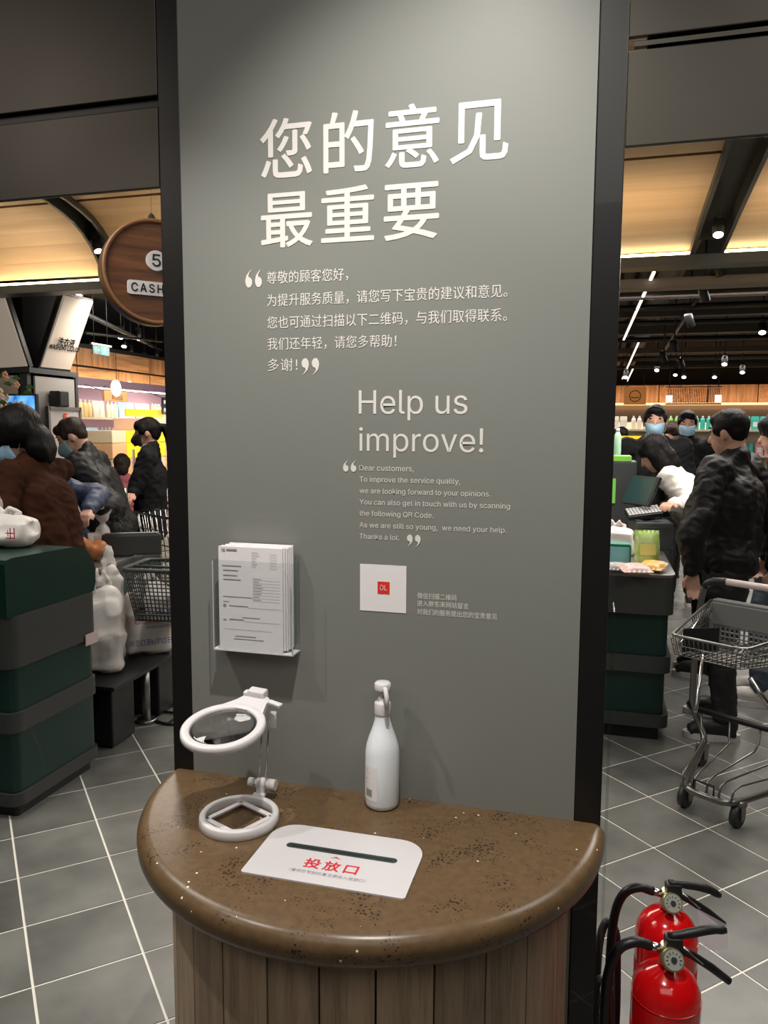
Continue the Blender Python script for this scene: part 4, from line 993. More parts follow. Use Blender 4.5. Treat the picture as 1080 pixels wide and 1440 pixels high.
    for i in (0, 1):
        a = ank[i]; b = B()
        b.ell((a.x, a.y-.015, .075), (.042, .055, .055)); b.ell((a.x, a.y+.06, .062), (.047, .10, .042)); b.ell((a.x, a.y+.125, .05), (.043, .055, .028)); b.box((a.x, a.y+.055, .036), (.078, .22, .03))
        so = remesh(b, 'shoe', shoe, .009, 2, parent=t)
        sl = [(a.x+.052*math.cos(q_)*(1 if math.sin(q_) > 0 else .85), a.y+.057+.138*math.sin(q_)) for q_ in [2*math.pi*k/20 for k in range(20)]]
        B().prism(sl, 0, .032).build('sole', M_white, so)
    # hair
    b = B(); Hh = Hd.copy(); Hd = Hd @ Matrix.Scale(hs, 4)
    if hair == 'short':
        b.ell((0, -.012, .028), (.083, .098, .092), Hd); b.ell((0, -.042, -.005), (.072, .056, .07), Hd); b.ell((0, .05, .068), (.06, .04, .035), Hd)
        for sx in (-1, 1): b.ell((sx*.066, .012, .012), (.018, .045, .04), Hd)
    elif hair == 'bob':
        b.ell((0, -.02, .03), (.10, .115, .105), Hd); b.ell((0, -.065, -.06), (.095, .07, .11), Hd); b.ell((0, .06, .055), (.07, .045, .05), Hd)
        for sx in (-1, 1): b.ell((sx*.078, -.03, .015), (.028, .06, .06), Hd); b.ell((sx*.055, -.06, -.08), (.045, .05, .08), Hd)
    elif hair == 'long':
        b.ell((0, -.012, .03), (.09, .105, .098), Hd); b.ell((0, -.055, -.07), (.085, .06, .14), Hd)
        for sx in (-1, 1): b.ell((sx*.078, .01, -.06), (.024, .055, .13), Hd)
        b.ell((0, .062, .06), (.06, .035, .035), Hd)
    elif hair == 'ponytail':
        b.ell((0, -.012, .028), (.084, .10, .092), Hd); b.ell((0, .06, .05), (.06, .04, .045), Hd); b.ell((0, -.05, -.01), (.07, .06, .07), Hd)
        b.capsule(h(0, -.09, .045), h(0, -.155, .02), .02*s, .034*s); b.capsule(h(0, -.155, .02), h(0, -.165, -.12), .036*s, .03*s); b.capsule(h(0, -.165, -.12), h(0, -.15, -.24), .028*s, .01*s)
        for sx in (-1, 1): b.ell((sx*.068, .02, .015), (.018, .045, .045), Hd)
    elif hair == 'child':
        b.ell((0, -.01, .02), (.10, .112, .112), Hd); b.ell((0, -.06, -.06), (.09, .06, .09), Hd)
    remesh(b, 'hair', hairm, .008, 2, amp=.006, freq=22, parent=t); Hd = Hh
    if mask:
        b = B(); vs = []; n = 14; m_ = 8
        for j in range(m_+1):
            v = j/m_; z = -.026-.086*v
            for k in range(n+1):
                a = R(-72+144*k/n); rx = .072-.012*v*v; ry = .085+.024*math.sin(math.pi*min(1, v*1.1))*math.cos(a)+.012
                vs.append(Hd @ Vector((rx*math.sin(a), .012+ry*math.cos(a), z+.018*(1-math.cos(a)))))
        b.add(vs, [(j*(n+1)+k, j*(n+1)+k+1, (j+1)*(n+1)+k+1, (j+1)*(n+1)+k) for j in range(m_) for k in range(n)], True)
        mo = b.build('face_mask', mask, t); so_ = mo.modifiers.new('s', 'SOLIDIFY'); so_.thickness = .003
        for sx in (-1, 1): B().tube([h(sx*.066, .035, -.03), h(sx*.078, .01, -.012), h(sx*.083, -.015, .0), h(sx*.08, -.02, -.03), h(sx*.07, .02, -.075), h(sx*.064, .03, -.085)], .0013, 5).build('ear_loop', mask, mo)
    return t, Hd
D = dep
pl_ = {}
# left group
p = D(50, 640, 3.6)
person('person in a dark brown coat and mask bending over the left counter, black bobbed hair', p.x, p.y+.12, 88, 1.66, 14, 24, 34, M_brown, M_pants, 'bob', M_hair, M_maskb, arms=[(D(0, 760, 3.5), D(-45, 735, 3.35)), (D(25, 765, 3.75), D(-25, 745, 3.6))], slim=.98, coat_len=.75, hs=1.12)
p = D(86, 660, 4.56)
person('person in a blue padded jacket reaching a hand to the bag on the middle lane', p.x, p.y, 95, 1.62, 26, 20, 0, M_blue, M_pants, 'short', arms=[(D(140, 696, 4.45), D(124, 718, 4.25)), None], collar=M_tealc, slim=1.05)
p = D(158, 700, 5.0)
person('person in a black jacket with cropped hair and grey-green mask looking down to the left', p.x, p.y, 108, 1.67, 19, 24, 8, M_jacket, M_pants, 'short', M_hairb, M_tealc, arms=[(D(166, 715, 4.75), D(140, 712, 4.5)), None], slim=1.12, coat_len=.85)
p = D(212, 700, 6.0)
person('person with a ponytail in a black blazer and black mask standing by the lit shelf', p.x, p.y, 116, 1.64, 0, 4, 0, M_coat, M_pants, 'ponytail', M_hair, M_maskk, arms=[(D(190, 690, 5.8), D(186, 672+22, 5.75)), None], collar=M_shirt, coat_len=.72, slim=1.0)
p = D(172, 680, 7.0)
person('small person in a pink coat seen between the two black jackets', p.x, p.y, 20, 1.32, 0, 5, 0, M_pink, M_pants, 'child', M_hairb, hands=False)
p = D(-18, 700, 4.2)
person('person in a black coat with a white collar cut off by the left edge', p.x, p.y, -95, 1.60, 6, 15, 0, M_coat, M_pants, 'short', M_hair, M_maskb, collar=M_shirt, slim=1.05)
# right group
p = onZ(1012, 1032, 0)
person('person in a black nylon jacket standing behind the shopping cart, back to the camera', 1.085, 2.74, 92, 1.67, 0, 10, 0, M_jacket, M_pants, 'short', M_hair, None, arms=[(D(972, 755, 3.72), D(974, 803, 3.76)), (D(1090, 745, 4.1), D(1088, 800, 4.05))], stance=[(-.17, .01), (.19, -.04)], shoe=M_shoek, slim=1.14, coat_len=.84, vox=.010, twist=-34)
person('person in dark clothes and white trainers at the right edge, mostly hidden', 1.43, 3.30, 80, 1.66, 0, 10, 0, M_coat, M_jeans, 'bob', M_hair, None, stance=[(-.17, .05), (.05, .02)], shoe=M_shoew, slim=1.05)
p = D(1000, 760, 4.9)
person('person in a white shirt bending over the till, long black hair', p.x, p.y, 82, 1.64, 34, 22, 10, M_shirt, M_pants, 'long', M_hair, None, arms=[(D(972, 712, 4.7), D(947, 710, 4.5)), (D(985, 722, 5.1), D(950, 708, 4.9))], coat_len=.76, slim=1.12)
p = D(921, 600, 5.8)
person('masked person in a dark suit facing forward behind the till, left of two', p.x, p.y, 176, 1.75, 0, 0, 0, M_coat, M_pants, 'short', M_hair, M_maskb, collar=M_shirt, slim=1.1)
p = D(966, 600, 6.9)
person('masked person in a dark jacket facing forward behind the till, right of two', p.x, p.y, 178, 1.74, 0, 0, 0, M_coat, M_pants, 'short', M_hair, M_maskb, collar=M_coat, slim=1.05)
p = D(944, 620, 8.0)
person('dark-haired person half hidden between the two masked people', p.x, p.y, 150, 1.64, 0, 5, 0, M_coat, M_pants, 'bob', M_hairb, None, hands=False)
p = D(873, 620, 9.0)
person('far person in a yellow top beside the black pillar post', p.x, p.y, 30, 1.6, 0, 0, 0, mat('mustard_cloth', (.6, .35, .03), .7), M_pants, 'short', M_hair, None, hands=False, vox=.014)
p = D(1012, 620, 9.5)
person('far person in a dark coat to the right of the masked pair', p.x, p.y, 60, 1.62, 0, 0, 0, M_coat, M_pants, 'bob', M_hair, None, hands=False, vox=.014)

# ------------------------------------------------------------------ bags, basket, cart on the left
M_bag = mat('white_plastic_bag', (.72, .68, .64), .4, bump=.4, bscale=18, trans=.12)
M_clear = mat('clear_plastic_bag', (.8, .78, .75), .2, alpha=.55, bump=.5, bscale=20)
def strokes(b, pts_fn, u0, u1, v0, v1, n):
    for k in range(n):
        a = u0+(u1-u0)*k/n; w_ = (u1-u0)/n*.8; h = v1-v0
        for (x0_, y0_, x1_, y1_) in random.sample([(0, .9, 1, 1), (0, .45, 1, .56), (0, 0, 1, .1), (.45, 0, .56, 1), (.0, 0, .12, 1), (.88, 0, 1, 1), (.2, .2, .3, .8)], 5):
            b.add([pts_fn(a+w_*x0_, v0+h*y0_), pts_fn(a+w_*x1_, v0+h*y0_), pts_fn(a+w_*x1_, v0+h*y1_), pts_fn(a+w_*x0_, v0+h*y1_)], [(0, 1, 2, 3)])
rk = thing('bag_rack', 'black low rack under the shopping bags beside the middle lane', 'rack', (-1.90, 1.93, 0), R(92))
B().box((0, 0, .325), (.78, .30, .02), bev=.004).build('shelf_board', M_black, rk)
for x_, w_ in ((-.22, .20), (.24, .24)): B().box((x_, .02, .155), (w_, .22, .30), bev=.01).build('base_box', M_black, rk)
B().bar((.04, -.06, 0), (.04, -.06, .32), .022, seg=14).bar((.04, -.06, 0), (.04, -.06, .02), .05, seg=16).build('support_leg', M_steel, rk)
def bag(label, c, d, rz, m=M_bag, seedv=0, tall=.12, prints=None, group=None):
    t = thing('shopping_bag', label, 'bag', c, rz, group)
    b = B(); b.box((0, 0, d[2]*.42), (d[0]*.86, d[1]*.8, d[2]*.78), bev=d[1]*.2); b.ell((0, 0, d[2]*.3), (d[0]*.52, d[1]*.52, d[2]*.3)); b.ell((d[0]*.1, 0, d[2]*.72), (d[0]*.36, d[1]*.3, d[2]*.2))
    for k in range(7):
        a = random.uniform(0, 6.28); b.capsule((0, 0, d[2]*.86), (math.cos(a)*d[0]*.46, math.sin(a)*d[1]*.46, d[2]*random.uniform(.15, .5)), .010, .012)
    remesh(b, 'bag_body', m, .009, 6, amp=.022, freq=9, parent=t, ridge=True)
    b = B()
    for s_ in (-1, 1): b.tube([(s_*d[0]*.18, 0, d[2]*.8), (s_*d[0]*.2, .01, d[2]*.95), (s_*d[0]*.08, .0, d[2]*1.1), (s_*d[0]*.02, 0, d[2]*.92)], [.02, .014, .012, .018], 8)
    remesh(b, 'bag_handle', m, .007, 1, amp=.008, freq=30, parent=t)
    if prints:
        for (mm, u0, u1, v0, v1, n) in prints:
            b = B(); strokes(b, lambda u_, v_: (u_*d[0], -d[1]*.54-.012, v_*d[2]), u0, u1, v0, v1, n); b.build('bag_print', mm, t)
    return t
pr_red = mat('print_red', (.5, .03, .05), .5); pr_blue = mat('print_blue', (.08, .06, .25), .5)
p = onZ(207, 920, .335)
bag('wide white shopping bag with red and blue print on the rack', (-1.90, 2.10, .336), (.28, .17, .42), R(42), prints=[(pr_blue, -.05, .5, .56, .63, 5), (pr_red, -.30, .5, .45, .52, 7), (pr_blue, -.08, .5, .38, .41, 8), (pr_blue, -.4, .5, .17, .24, 9)])
p = onZ(163, 925, .335)
bag('crumpled white shopping bag at the counter end, left of the printed bag', (-1.93, 1.74, .336), (.22, .17, .47), R(30))
p = onZ(150, 905, .335)
bag('tied white bag top poking up behind the crumpled bag', (-1.99, 1.90, .337), (.13, .11, .56), R(60))
# orange bag and cup bag on the lane
p = onZ(136, 790, .802)
t = thing('bread_bag', 'orange bread in a clear bag lying on the middle checkout lane', 'bag', (p.x-.08, p.y+.05, .802))
b = B(); b.ell((0, 0, .055), (.10, .075, .055)); b.ell((-.06, 0, .08), (.06, .05, .045)); b.ell((.04, .01, .06), (.07, .06, .05))
remesh(b, 'bread', mat('orange_bread', (.62, .22, .07), .5, var=.35, vscale=14), .008, 1, amp=.012, freq=20, parent=t)
p = onZ(146, 782, .802)
t = thing('clear_drink_bag', 'clear bag twisted shut around a pale container, held by the blue-sleeved hand', 'bag', (p.x-.03, p.y+.04, .802), R(10))
b = B(); b.lathe([(.0001, 0), (.045, 0), (.05, .12), (.035, .16), (.012, .19), (.03, .21), (.075, .28), (.06, .28), (.01, .2), (.0001, .2)], 18)
remesh(b, 'bag_body', M_clear, .006, 1, amp=.012, freq=22, parent=t)
B().lathe([(.0001, .0), (.035, .0), (.04, .13), (.0001, .13)], 16, c=(-.05, 0, 0)).build('container', mat('container_cream', (.6, .5, .42), .5), t)
# white counter bags on the near counter
p = onX(10, 770, -2.0)
t = bag('white plastic bag lying on the near left counter, small red mark', (-2.02, 1.22, 1.052), (.30, .22, .14), R(15), prints=[(pr_red, .22, .38, .30, .62, 1)])
bag('pale plastic bag held up at the left edge in front of the brown coat', (-2.22, 1.30, 1.052), (.20, .18, .24), R(5))
# black hand basket on its pole stand
p0 = onZ(251, 1005, 0); p = Vector((p0.x, p0.y, 0))
st = thing('basket_stand', 'thin black pole stand with a round base carrying the basket', 'stand', (p.x+.02, p.y, 0))
B().lathe([(.15, .0), (.16, .008), (.15, .016), (.14, .008)], 32, close=True).build('base_ring', M_black, st)
B().bar((0.02, .06, 0.005), (.02, .06, .72), .009).bar((-.15, 0, .008), (.15, 0, .008), .006).bar((0, -.15, .008), (0, .15, .008), .006).bar((.02, -.02, .55), (.02, .06, .55), .007).build('pole', M_black, st)
bk = thing('hand_basket', 'black perforated hand basket hanging left of the pillar post', 'basket', (p.x+.035, p.y-.07, .565), R(8))
tw, td, bw, bd, hh_ = .42, .30, .33, .22, .27
def lerp(a, b_, t_): return a+(b_-a)*t_
def ring(z, n=1):
    t_ = z/hh_; w_, d_ = lerp(bw, tw, t_)/2, lerp(bd, td, t_)/2; return [(-w_, -d_, z), (w_, -d_, z), (w_, d_, z), (-w_, d_, z)]
b = B(); zz_ = [0.0, .03]+[.03+.021*k for k in range(1, 10)]
for z in zz_:
    r_ = ring(z)
    for k in range(4): b.bar(r_[k], r_[(k+1) % 4], .0035, seg=5)
lo, hi = ring(0), ring(hh_)
for k in range(4):
    n_v = 17 if k % 2 == 0 else 12
    for j in range(n_v+1):
        t_ = j/n_v; b.bar(Vector(lo[k]).lerp(Vector(lo[(k+1) % 4]), t_), Vector(hi[k]).lerp(Vector(hi[(k+1) % 4]), t_), .0035, seg=5)
b.build('mesh_sides', M_dgrey, bk, kind='stuff')
b = B(); b.box((0, 0, .004), (bw, bd, .006)); b.build('bottom', M_dgrey, bk)
def rpath(w_, d_, z, r_=.05, n=5): return [(x, y, z) for x, y in rrect(-w_/2, w_/2, -d_/2, d_/2, (r_,)*4, n)]
b = B(); b.tube(rpath(tw+.02, td+.02, hh_), .011, 8, closed=True); b.tube(rpath(bw+.03, bd+.03, .035), .006, 6, closed=True); b.build('rim', M_dgrey, bk)
for s_ in (-1, 1): B().tube([(-.19, s_*.02, hh_), (-.17, s_*.10, hh_+.012), (.0, s_*.13, hh_+.016), (.17, s_*.10, hh_+.012), (.19, s_*.02, hh_)], .007, 8).build('handle', M_dark, bk)
# far shopping cart between lanes
def simple_cart(label, x, y, rz):
    t = thing('shopping_cart', label, 'shopping cart', (x+.1, y+.25, 0), rz)
    b = B(); W_, D_ = .5, .8
    for z, w_, d_ in ((.95, .52, .82), (.85, .50, .79), (.75, .48, .76), (.65, .46, .73), (.55, .44, .70)):
        b.tube([(-w_/2, -d_/2, z), (w_/2, -d_/2, z), (w_/2, d_/2, z), (-w_/2, d_/2, z)], .005 if z < .95 else .009, 6, closed=True)
    for k in range(13):
        f = k/12
        for s_ in (-1, 1):
            b.bar((lerp(-.22, .22, f), s_*.35, .55), (lerp(-.26, .26, f), s_*.41, .95), .003, seg=5)
            b.bar((s_*.22, lerp(-.35, .35, f), .55), (s_*.26, lerp(-.41, .41, f), .95), .003, seg=5)
            b.bar((-.22, lerp(-.35, .35, f), .55), (.22, lerp(-.35, .35, f), .55), .003, seg=5)
    b.build('wire_basket', M_chrome, t)
    for s_ in (-1, 1): B().tube([(s_*.24, -.42, .98), (s_*.22, -.38, .5), (s_*.2, -.3, .2), (s_*.16, .35, .14)], .012, 8).build('frame_tube', M_chrome, t)
    B().bar((-.25, -.45, 1.0), (.25, -.45, 1.0), .016, seg=12).build('handle', mat('handle_blue', (.03, .2, .35), .4), t)
    for sx, sy in ((-1, -.32), (1, -.32), (-1, .36), (1, .36)): caster(t, sx*.17, sy)
    return t
def caster(t, x, y, z=.13):
    c = B().box((x, y, z-.035), (.045, .05, .03), bev=.006).box((x-.02, y-.01, z-.065), (.005, .035, .06)).box((x+.02, y-.01, z-.065), (.005, .035, .06)).build('caster_fork', M_steel, t)
    B().bar((x-.014, y-.015, .045), (x+.014, y-.015, .045), .045, seg=20).build('wheel', M_dark, c)
p = dep(212, 760, 5.3); simple_cart('chrome shopping cart behind the black divider, near the ponytailed person', p.x+.1, p.y, R(60))
# chrome rail
p = dep(172, 690, 5.1); t = thing('steel_barrier', 'short steel barrier post with a rail between the lanes', 'barrier', (p.x, p.y, 0))
B().bar((0, 0, 0), (0, 0, 1.16), .034, seg=16).build('post', M_steel, t); B().bar((0, 0, 1.12), (-.5, -.05, 1.12), .024, seg=12).build('rail', M_chrome, t); B().lathe([(.0001, 0), (.07, 0), (.07, .012), (.0001, .012)], 20).build('foot_plate', M_steel, t)
# flattened black sheet near counter foot
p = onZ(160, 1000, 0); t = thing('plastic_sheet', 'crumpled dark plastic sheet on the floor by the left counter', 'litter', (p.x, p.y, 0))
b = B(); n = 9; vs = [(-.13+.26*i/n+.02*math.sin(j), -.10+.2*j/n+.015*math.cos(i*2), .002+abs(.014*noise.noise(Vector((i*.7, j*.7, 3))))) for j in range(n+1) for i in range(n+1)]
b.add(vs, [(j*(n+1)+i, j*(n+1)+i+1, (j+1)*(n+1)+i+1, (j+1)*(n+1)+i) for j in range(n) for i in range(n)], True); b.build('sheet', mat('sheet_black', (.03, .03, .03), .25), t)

# ------------------------------------------------------------------ big shopping cart on the right
ct = thing('shopping_cart', 'grey metal shopping cart with a shallow wire basket and pink-white handle', 'shopping cart', (.90, 1.69, 0), math.atan2(-.55, .83))
M_cart = mat('cart_metal', (.24, .235, .22), .32, metal=.85)
ch = [(-.235, .42, .12), (-.11, .02, .10), (-.095, -.012, .10), (-.06, -.035, .10), (.06, -.035, .10), (.095, -.012, .10), (.11, .02, .10), (.235, .42, .12)]
B().tube(ch, .0135, 10).build('chassis_tube', M_cart, ct)
for s_ in (-1, 1):
    B().tube([(s_*.235, .42, .12), (s_*.262, .47, .14), (s_*.30, .455, .24), (s_*.315, .45, .30), (s_*.315, .45, .46), (s_*.315, .46, .64), (s_*.305, .47, .78), (s_*.30, .48, .83), (s_*.27, .485, .865), (s_*.22, .488, .872)], .0145, 10).build('upright_tube', M_cart, ct)
B().tube([(-.30, .45, .262), (0, .45, .262), (.30, .45, .262)], .014, 10).build('rear_crossbar', M_black, ct)
B().tube([(-.20, .487, .873), (.22, .487, .873)], .0155, 14).build('handle_grip', mat('grip_pinkwhite', (.72, .6, .58), .35), ct, label='pink-white handle grip')
for s_ in (-1, 1): B().tube([(s_*.298, .482, .835), (s_*.285, .484, .855), (s_*.26, .486, .868), (s_*.20, .487, .873)], .0175, 12).build('handle_corner', M_dark, ct)
for k, xx in enumerate((-.2, -.10, .0, .10, .2)):
    B().tube([(xx*1.35, .45, .26), (xx*1.3, .44, .19), (xx*1.1, .40, .165), (xx*.55, .02, .165), (xx*.52, -.02, .155), (xx*.5, -.03, .11)], .0048, 6).build('tray_wire', M_cart, ct)
B().tube([(-.055, -.03, .10), (-.055, -.03, .15), (.03, -.03, .15), (.03, -.03, .10)], .0045, 6).build('tray_stop', M_black, ct)
for x, y in ((-.108, .03), (.108, .03), (-.262, .47), (.262, .47)): caster(ct, x, y, .125)
# basket
FL, FR, RRc, RL = Vector((-.20, 0, .715)), Vector((.10, -.0, .715)), Vector((.27, .45, .785)), Vector((-.25, .45, .785))
fl, fr, rr, rl = Vector((-.185, .02, .63)), Vector((.085, .02, .63)), Vector((.24, .44, .62)), Vector((-.225, .44, .62))
B().tube([RL, FL+Vector((0, .03, .0)), FL+Vector((.012, .006, 0)), FL+Vector((.04, 0, 0)), FR-Vector((.04, 0, 0)), FR+Vector((-.008, .008, 0)), FR+Vector((.012, .04, 0)), RRc], .0062, 8).build('basket_rim', M_cart, ct)
b = B()
def side(A0, A1, C0, C1, n, rows):
    for k in range(n+1):
        f = k/n; b.bar(A0.lerp(A1, f), C0.lerp(C1, f), .0021, seg=5)
    for r_ in range(1, rows+1):
        f = r_/rows; b.bar(A0.lerp(C0, f), A1.lerp(C1, f), .0024, seg=5)
side(FL, FR, fl, fr, 15, 2); side(RL, FL, rl, fl, 22, 4); side(FR, RRc, fr, rr, 22, 4)
for k in range(13): f = k/12; b.bar(fl.lerp(fr, f), rl.lerp(rr, f), .0024, seg=5)
for k in range(8): f = k/7; b.bar(fl.lerp(rl, f), fr.lerp(rr, f), .0024, seg=5)
b.build('basket_wires', M_cart, ct, kind='stuff')
B().tube([(-.10, .05, .40), (-.16, .2, .50), (-.19, .28, .62)], .008, 6).tube([(.28, .40, .30), (.2, .1, .45), (.115, .04, .60)], .009, 6).build('basket_brace', M_chrome, ct)
# child seat panel with grid
M_seat = mat('seat_grey', (.2, .205, .2), .45)
b = B(); b.box((.01, .43, .735), (.49, .014, .10), bev=.004); b.box((.01, .43, .545), (.49, .012, .05)); b.box((.01, .455, .79), (.49, .05, .012), bev=.004)
b.box((-.23, .43, .64), (.02, .012, .18)); b.box((.245, .43, .64), (.02, .012, .18)); b.build('seat_panel', M_seat, ct)
b = B()
for k in range(22): b.box((-.21+k*.021, .43, .63), (.005, .01, .13))
for k in range(6): b.box((.01, .43, .57+k*.022), (.47, .01, .005))
b.build('seat_grid', M_seat, ct, kind='stuff')
B().box((-.145, .16, .675), (.004, .16, .10), rz=-.6).build('black_plate', M_black, ct)
B().tube([(-.24, .42, .775), (-.215, .22, .70), (-.19, .06, .665)], .006, 6).build('chain', M_chrome, ct)

# ------------------------------------------------------------------ till and goods on the right counter
CT = .85
p = onZ(915, 760, .85)
gb = thing('till_cabinet', 'dark grey till cabinet standing on the right counter', 'cabinet', tuple(onY(918, 800, 3.25).to_2d())+(CT,), R(4))
wL, wR = onY(893, 770, 3.25), onY(947, 770, 3.25)
W_ = (wR-wL).length; zt_ = onY(918, 735, 3.25).z-CT
B().box((0, .2, zt_/2), (W_, .4, zt_), bev=.01).build('case', mat('till_grey', (.075, .085, .082), .4), gb)
b = B()
for k in range(3): b.box((0, -.002, zt_-.03-.013*k), (W_*.8, .004, .003))
b.build('vent_slots', M_steel, gb, kind='stuff')
kb = thing('keyboard', 'black pos keyboard tilted on the till cabinet', 'keyboard', tuple(onY(908, 728, 3.3)-Vector((0, 0, 0))), R(10))
MK = Matrix.Rotation(R(14), 4, 'X') @ Matrix.Rotation(R(-9), 4, 'Y')
B().box((0, .06, .01), (.20, .15, .025), M=MK, bev=.004).build('case', M_black, kb)
b = B()
for i in range(10):
    for j in range(5): b.box((-.085+i*.019, .01+j*.024, .026), (.015, .019, .006), M=MK)
b.build('keys', mat('key_grey', (.4, .4, .4), .5), kb, kind='stuff')
def screen(label, px, py, Y, rz, tilt, w_, h_, zs):
    c = onY(px, py, Y); t = thing('till_screen', label, 'screen', (c.x, c.y, zs), rz)
    z = c.z-zs; Ms = Matrix.Translation((0, 0, z)) @ Matrix.Rotation(tilt, 4, 'X')
    B().box((0, 0, 0), (w_, .022, h_), M=Ms, bev=.004).build('case', M_black, t)
    B().box((0, -.0125, 0), (w_*.9, .002, h_*.86), M=Ms).build('display', mat('display_teal', (.02, .06, .06), .12), t)
    B().tube([(0, .03, 0), (0, .04, z*.5), (0, .02, z)], .014, 8).build('stand', M_black, t); B().box((0, .03, .006), (.16, .14, .012), bev=.003).build('foot', M_black, t)
    return t
zk = CT+zt_
screen('tilted dark till screen, left of the pair on the till cabinet', 902, 690, 3.45, R(-52), R(-26), .24, .19, zk)
screen('upright dark till screen, right of the pair on the till cabinet', 934, 700, 3.66, R(62), R(-10), .20, .24, zk)
# dark cupboard left of the till
cL, cR = onY(858, 700, 3.7), onY(893, 700, 3.7); ztp = onY(875, 649, 3.7).z
cb = thing('cigarette_cabinet', 'tall dark grey cabinet between the pillar post and the till', 'cabinet', ((cL.x+cR.x)/2-.12, 3.7, CT))
B().box((0, .15, (ztp-CT)/2), (cR.x-cL.x+.25, .3, ztp-CT), bev=.008).build('case', mat('cabinet_grey', (.055, .06, .06), .45), cb)
B().box((.05, -.003, (ztp-CT)*.62), (.05, .006, .16)).build('green_card', mat('card_green', (.2, .55, .1), .5, emit=.1), cb)
B().box((.04, -.003, .06), (.02, .006, .05)).build('red_tag', M_red, cb)
t = thing('green_carton', 'small lime green carton on top of the dark grey cabinet', 'carton', (cR.x-.09, 3.75, ztp)); B().box((0, 0, .018), (.12, .1, .036), bev=.003).build('body', mat('lime_green', (.25, .6, .08), .5), t); B().box((0, 0, .037), (.1, .08, .003)).build('lid', M_white, t)
t = thing('green_bottle', 'slim pale green bottle standing on the lime carton', 'bottle', (cR.x-.12, 3.75, ztp+.0385)); B().lathe([(.0001, 0), (.022, 0), (.024, .02), (.024, .12), (.012, .15), (.0001, .15)], 14).build('body', mat('pale_green', (.4, .65, .45), .3), t); B().lathe([(.0001, .15), (.012, .15), (.012, .175), (.0001, .175)], 12).build('cap', M_white, t)
# goods
def pillow(label, name, cat, px, py, w_, h_, d_, m, rz=0, tilt=0, lie=False, m2=None, bag_=False):
    c = onZ(px, py, CT+.003); t = thing(name, label, cat, (c.x, c.y, CT+.003), R(rz))
    vs = []; n = 12; b = B()
    for s_ in (1, -1):
        for j in range(n+1):
            for i in range(n+1):
                u_, v_ = i/n*2-1, j/n*2-1; puff = (1-u_**4)*(1-v_**4)
                vs.append((u_*w_/2*(1-.04*abs(v_)), -s_*d_/2*puff+.004*noise.noise(Vector((u_*3, v_*3, s_))), (v_+1)*h_/2))
    q_ = (n+1)**2; fs = [(o_*q_+j*(n+1)+i, o_*q_+j*(n+1)+i+1, o_*q_+(j+1)*(n+1)+i+1, o_*q_+(j+1)*(n+1)+i) for o_ in (0, 1) for j in range(n) for i in range(n)]
    Mt = (Matrix.Translation((0, 0, d_/2)) @ Matrix.Rotation(R(-82), 4, 'X') @ Matrix.Translation((0, 0, -h_/2))) if lie else Matrix.Rotation(R(tilt), 4, 'X')
    b.add(vs, fs, True, Mt); b.build('packet', m, t)
    if m2: B().box((0, -d_/2-.001, h_*.45), (w_*.6, .003, h_*.3), M=Mt).build('print', m2, t)
    return t
pillow('lime green snack packet standing against the till cabinet', 'snack_packet', 'packet', 910, 797, .13, .19, .05, mat('packet_green', (.35, .65, .08), .3, var=.5, vscale=20, vcol=(.75, .8, .4)), 8, -14, m2=mat('packet_yellow', (.85, .8, .25), .4))
pillow('orange snack packet lying in front of the green one', 'snack_packet', 'packet', 917, 802, .13, .13, .045, mat('packet_orange', (.8, .35, .03), .35, var=.5, vscale=30, vcol=(.85, .6, .2)), -20, 0, True)
pillow('white and red crumpled packet at the front of the right counter', 'snack_packet', 'packet', 893, 806, .15, .12, .045, mat('packet_white', (.78, .72, .66), .4, var=.5, vscale=24, vcol=(.8, .35, .3)), 15, 0, True)
pillow('small silver packet beside the pillar post on the right counter', 'snack_packet', 'packet', 868, 803, .12, .10, .04, mat('packet_silver', (.5, .47, .45), .35, var=.5, vscale=30), 0, 0, True)
c = onZ(874, 792, CT+.003); t = thing('tissue_box', 'teal and green carton beside the silver packet', 'box', (c.x-.03, c.y+.06, CT)); B().box((0, 0, .045), (.14, .10, .09), bev=.004).build('carton', mat('teal_carton', (.25, .55, .58), .4), t); B().box((0, 0, .097), (.145, .105, .012), bev=.003).box((.073, 0, .045), (.008, .105, .1)).build('green_lid', mat('green_lid', (.01, .22, .13), .4), t)
bag('white and pink plastic bag behind the teal carton on the right counter', (c.x-.03, c.y+.32, CT+.002), (.24, .18, .17), 0, mat('pink_bag', (.78, .62, .6), .4, var=.4, vscale=12, vcol=(.75, .72, .68)))

# ------------------------------------------------------------------ far right: shelf wall, sign band and goods
BY = 19.5
bd_ = thing('timber_sign_band', 'orange-lit timber band along the far wall on the right', 'wall cladding', (4, BY, 0))
zt2, zb2 = onY(1000, 541, BY).z, onY(1000, 567, BY).z
for k in range(10): B().box((-5+k*1.15, 0, (zt2+zb2)/2), (1.13, .08, zt2-zb2), bev=.006).build('panel', M_wallwood2 if k % 2 else M_wallwood, bd_)
B().box((.3, -.1, zb2-.02), (11.6, .12, .05)).build('led_strip', mat('led_orange', (1, .5, .2), .5, emit=1.6, ecol=(1, .5, .22)), bd_)
B().box((.3, .02, zb2/2), (11.6, .05, zb2)).build('lower_panel', mat('stone_beige', (.32, .29, .24), .7), bd_)
area('band_cove', (4, BY-.35, zb2+.05), (4, BY, zb2+.6), 40, 9, .1, (1, .6, .32))
c = onY(893, 557, 18.6); s2 = thing('orange_box_sign', 'orange square hanging sign with a round line emblem on the far right wall', 'sign', c)
M_osign = mat('sign_orange', (.75, .3, .08), .5, emit=.15)
B().box((0, 0, 0), (.52, .06, .42), bev=.01).build('board', M_osign, s2)
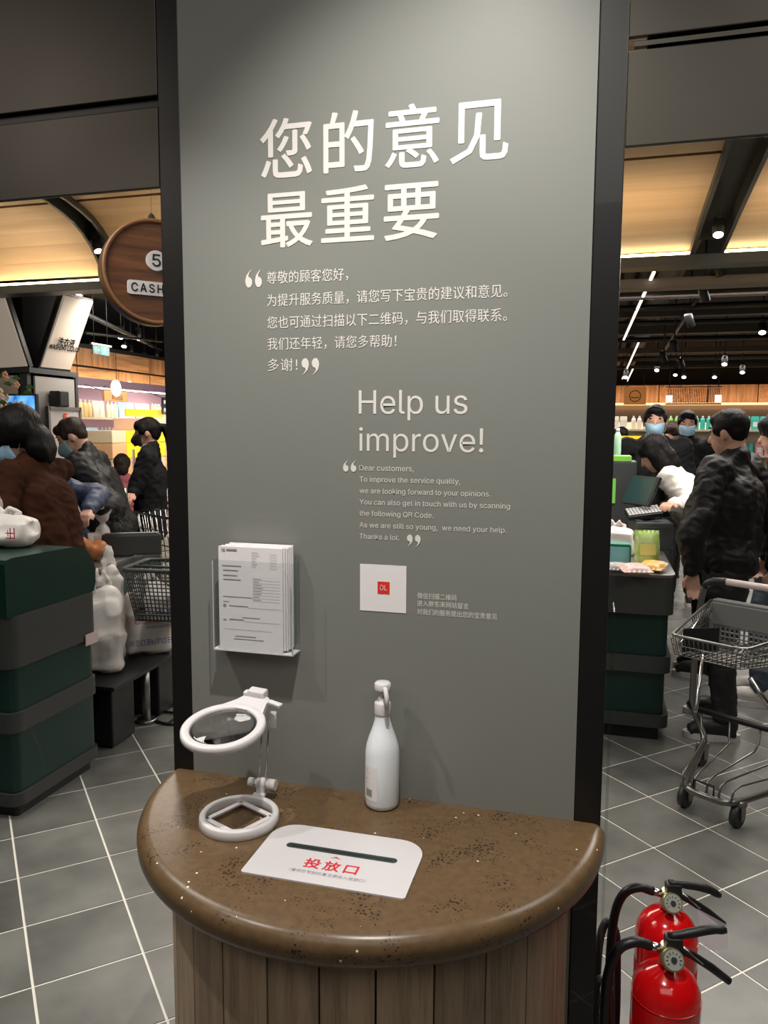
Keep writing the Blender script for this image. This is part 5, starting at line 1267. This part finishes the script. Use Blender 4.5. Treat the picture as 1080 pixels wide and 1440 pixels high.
b = B(); b.tube([(.13*math.cos(a), -.035, .13*math.sin(a)) for a in [2*math.pi*k/24 for k in range(24)]], .012, 6, closed=True); b.tube([(-.1, -.035, -.02), (0, -.035, -.05), (.1, -.035, -.02)], .012, 6); b.build('emblem', mat('emblem_dark', (.4, .08, .02), .5), s2)
B().bar((-.2, 0, .2), (-.2, 0, 3.449-c.z), .008).bar((.2, 0, .2), (.2, 0, 3.449-c.z), .008).build('hanger', M_black, s2)
c = onY(975, 557, 16.8); s3 = thing('black_menu_rack', 'long black hanging rack with two bright screens at its ends', 'display', c)
B().box((0, 0, -.17), (1.15, .06, .03)).box((0, 0, .2), (1.15, .05, .02)).build('rail', M_black, s3)
b = B()
for k in range(30): b.box((-.52+k*.036, 0, .0), (.012, .03, .34))
b.build('slats', mat('rack_brown', (.05, .03, .02), .5), s3, kind='stuff')
for s_ in (-1, 1): B().box((s_*.5, -.04, -.06), (.12, .03, .14), bev=.005).build('bright_screen', mat('screen_white', (.8, .95, 1), .5, emit=5, ecol=(.75, .95, 1)), s3)
B().bar((-.5, 0, .2), (-.5, 0, 3.449-c.z), .01).bar((.5, 0, .2), (.5, 0, 3.449-c.z), .01).build('hanger', M_black, s3)
# far gondola shelf with goods
g0 = onY(868, 600, 12.5).x-.3; g1 = onY(1085, 600, 12.5).x+.5
gs = thing('gondola_shelf', 'long shelf unit full of bottles behind the people on the right', 'shelf', ((g0+g1)/2, 12.6, 0)); GW = g1-g0
B().box((0, .22, .85), (GW, .04, 1.7)).build('back_panel', M_shelf, gs)
glv = [.3, .72, 1.14, 1.56]
for z in glv: B().box((0, .0, z), (GW, .42, .03)).build('shelf_board', M_shelf, gs)
for li, z in enumerate(glv[1:]):
    x = g0+.1; left = 0; nm = ('lower', 'middle', 'top')[li]
    while x < g1-.1:
        if left == 0: x += .03; rc = random.choice([0, 3, 4, 6, 6, 7, 1, 2]); left = random.choice((3, 4, 5)); kd = random.choice(('bottle', 'bottle', 'packet'))
        goods(kd, rc, (x, 12.52, z+.016), -math.pi/2+random.uniform(-.1, .1), '%s %s on the %s level of the shelf unit behind the people' % (cols[rc][0], kd, nm), '%s %ss on the %s level of the shelf unit' % (cols[rc][0], kd, nm))
        x += .095 if kd == 'bottle' else .135; left -= 1
# scattering of plants/yellow display near the post
c = dep(870, 640, 7.6); yt = thing('yellow_display_rack', 'yellow rack of goods behind the dark grey cabinet, beside the pillar post', 'display', (c.x, c.y, 0))
for z in (.5, .9, 1.3): B().box((0, 0, z), (.45, .3, .03)).build('shelf_board', M_yel, yt)
for sx in (-1, 1): B().box((sx*.225, 0, .75), (.02, .3, 1.5)).build('side_panel', M_yel, yt)
B().box((0, .14, .75), (.43, .02, 1.5)).build('back_panel', M_yel, yt)
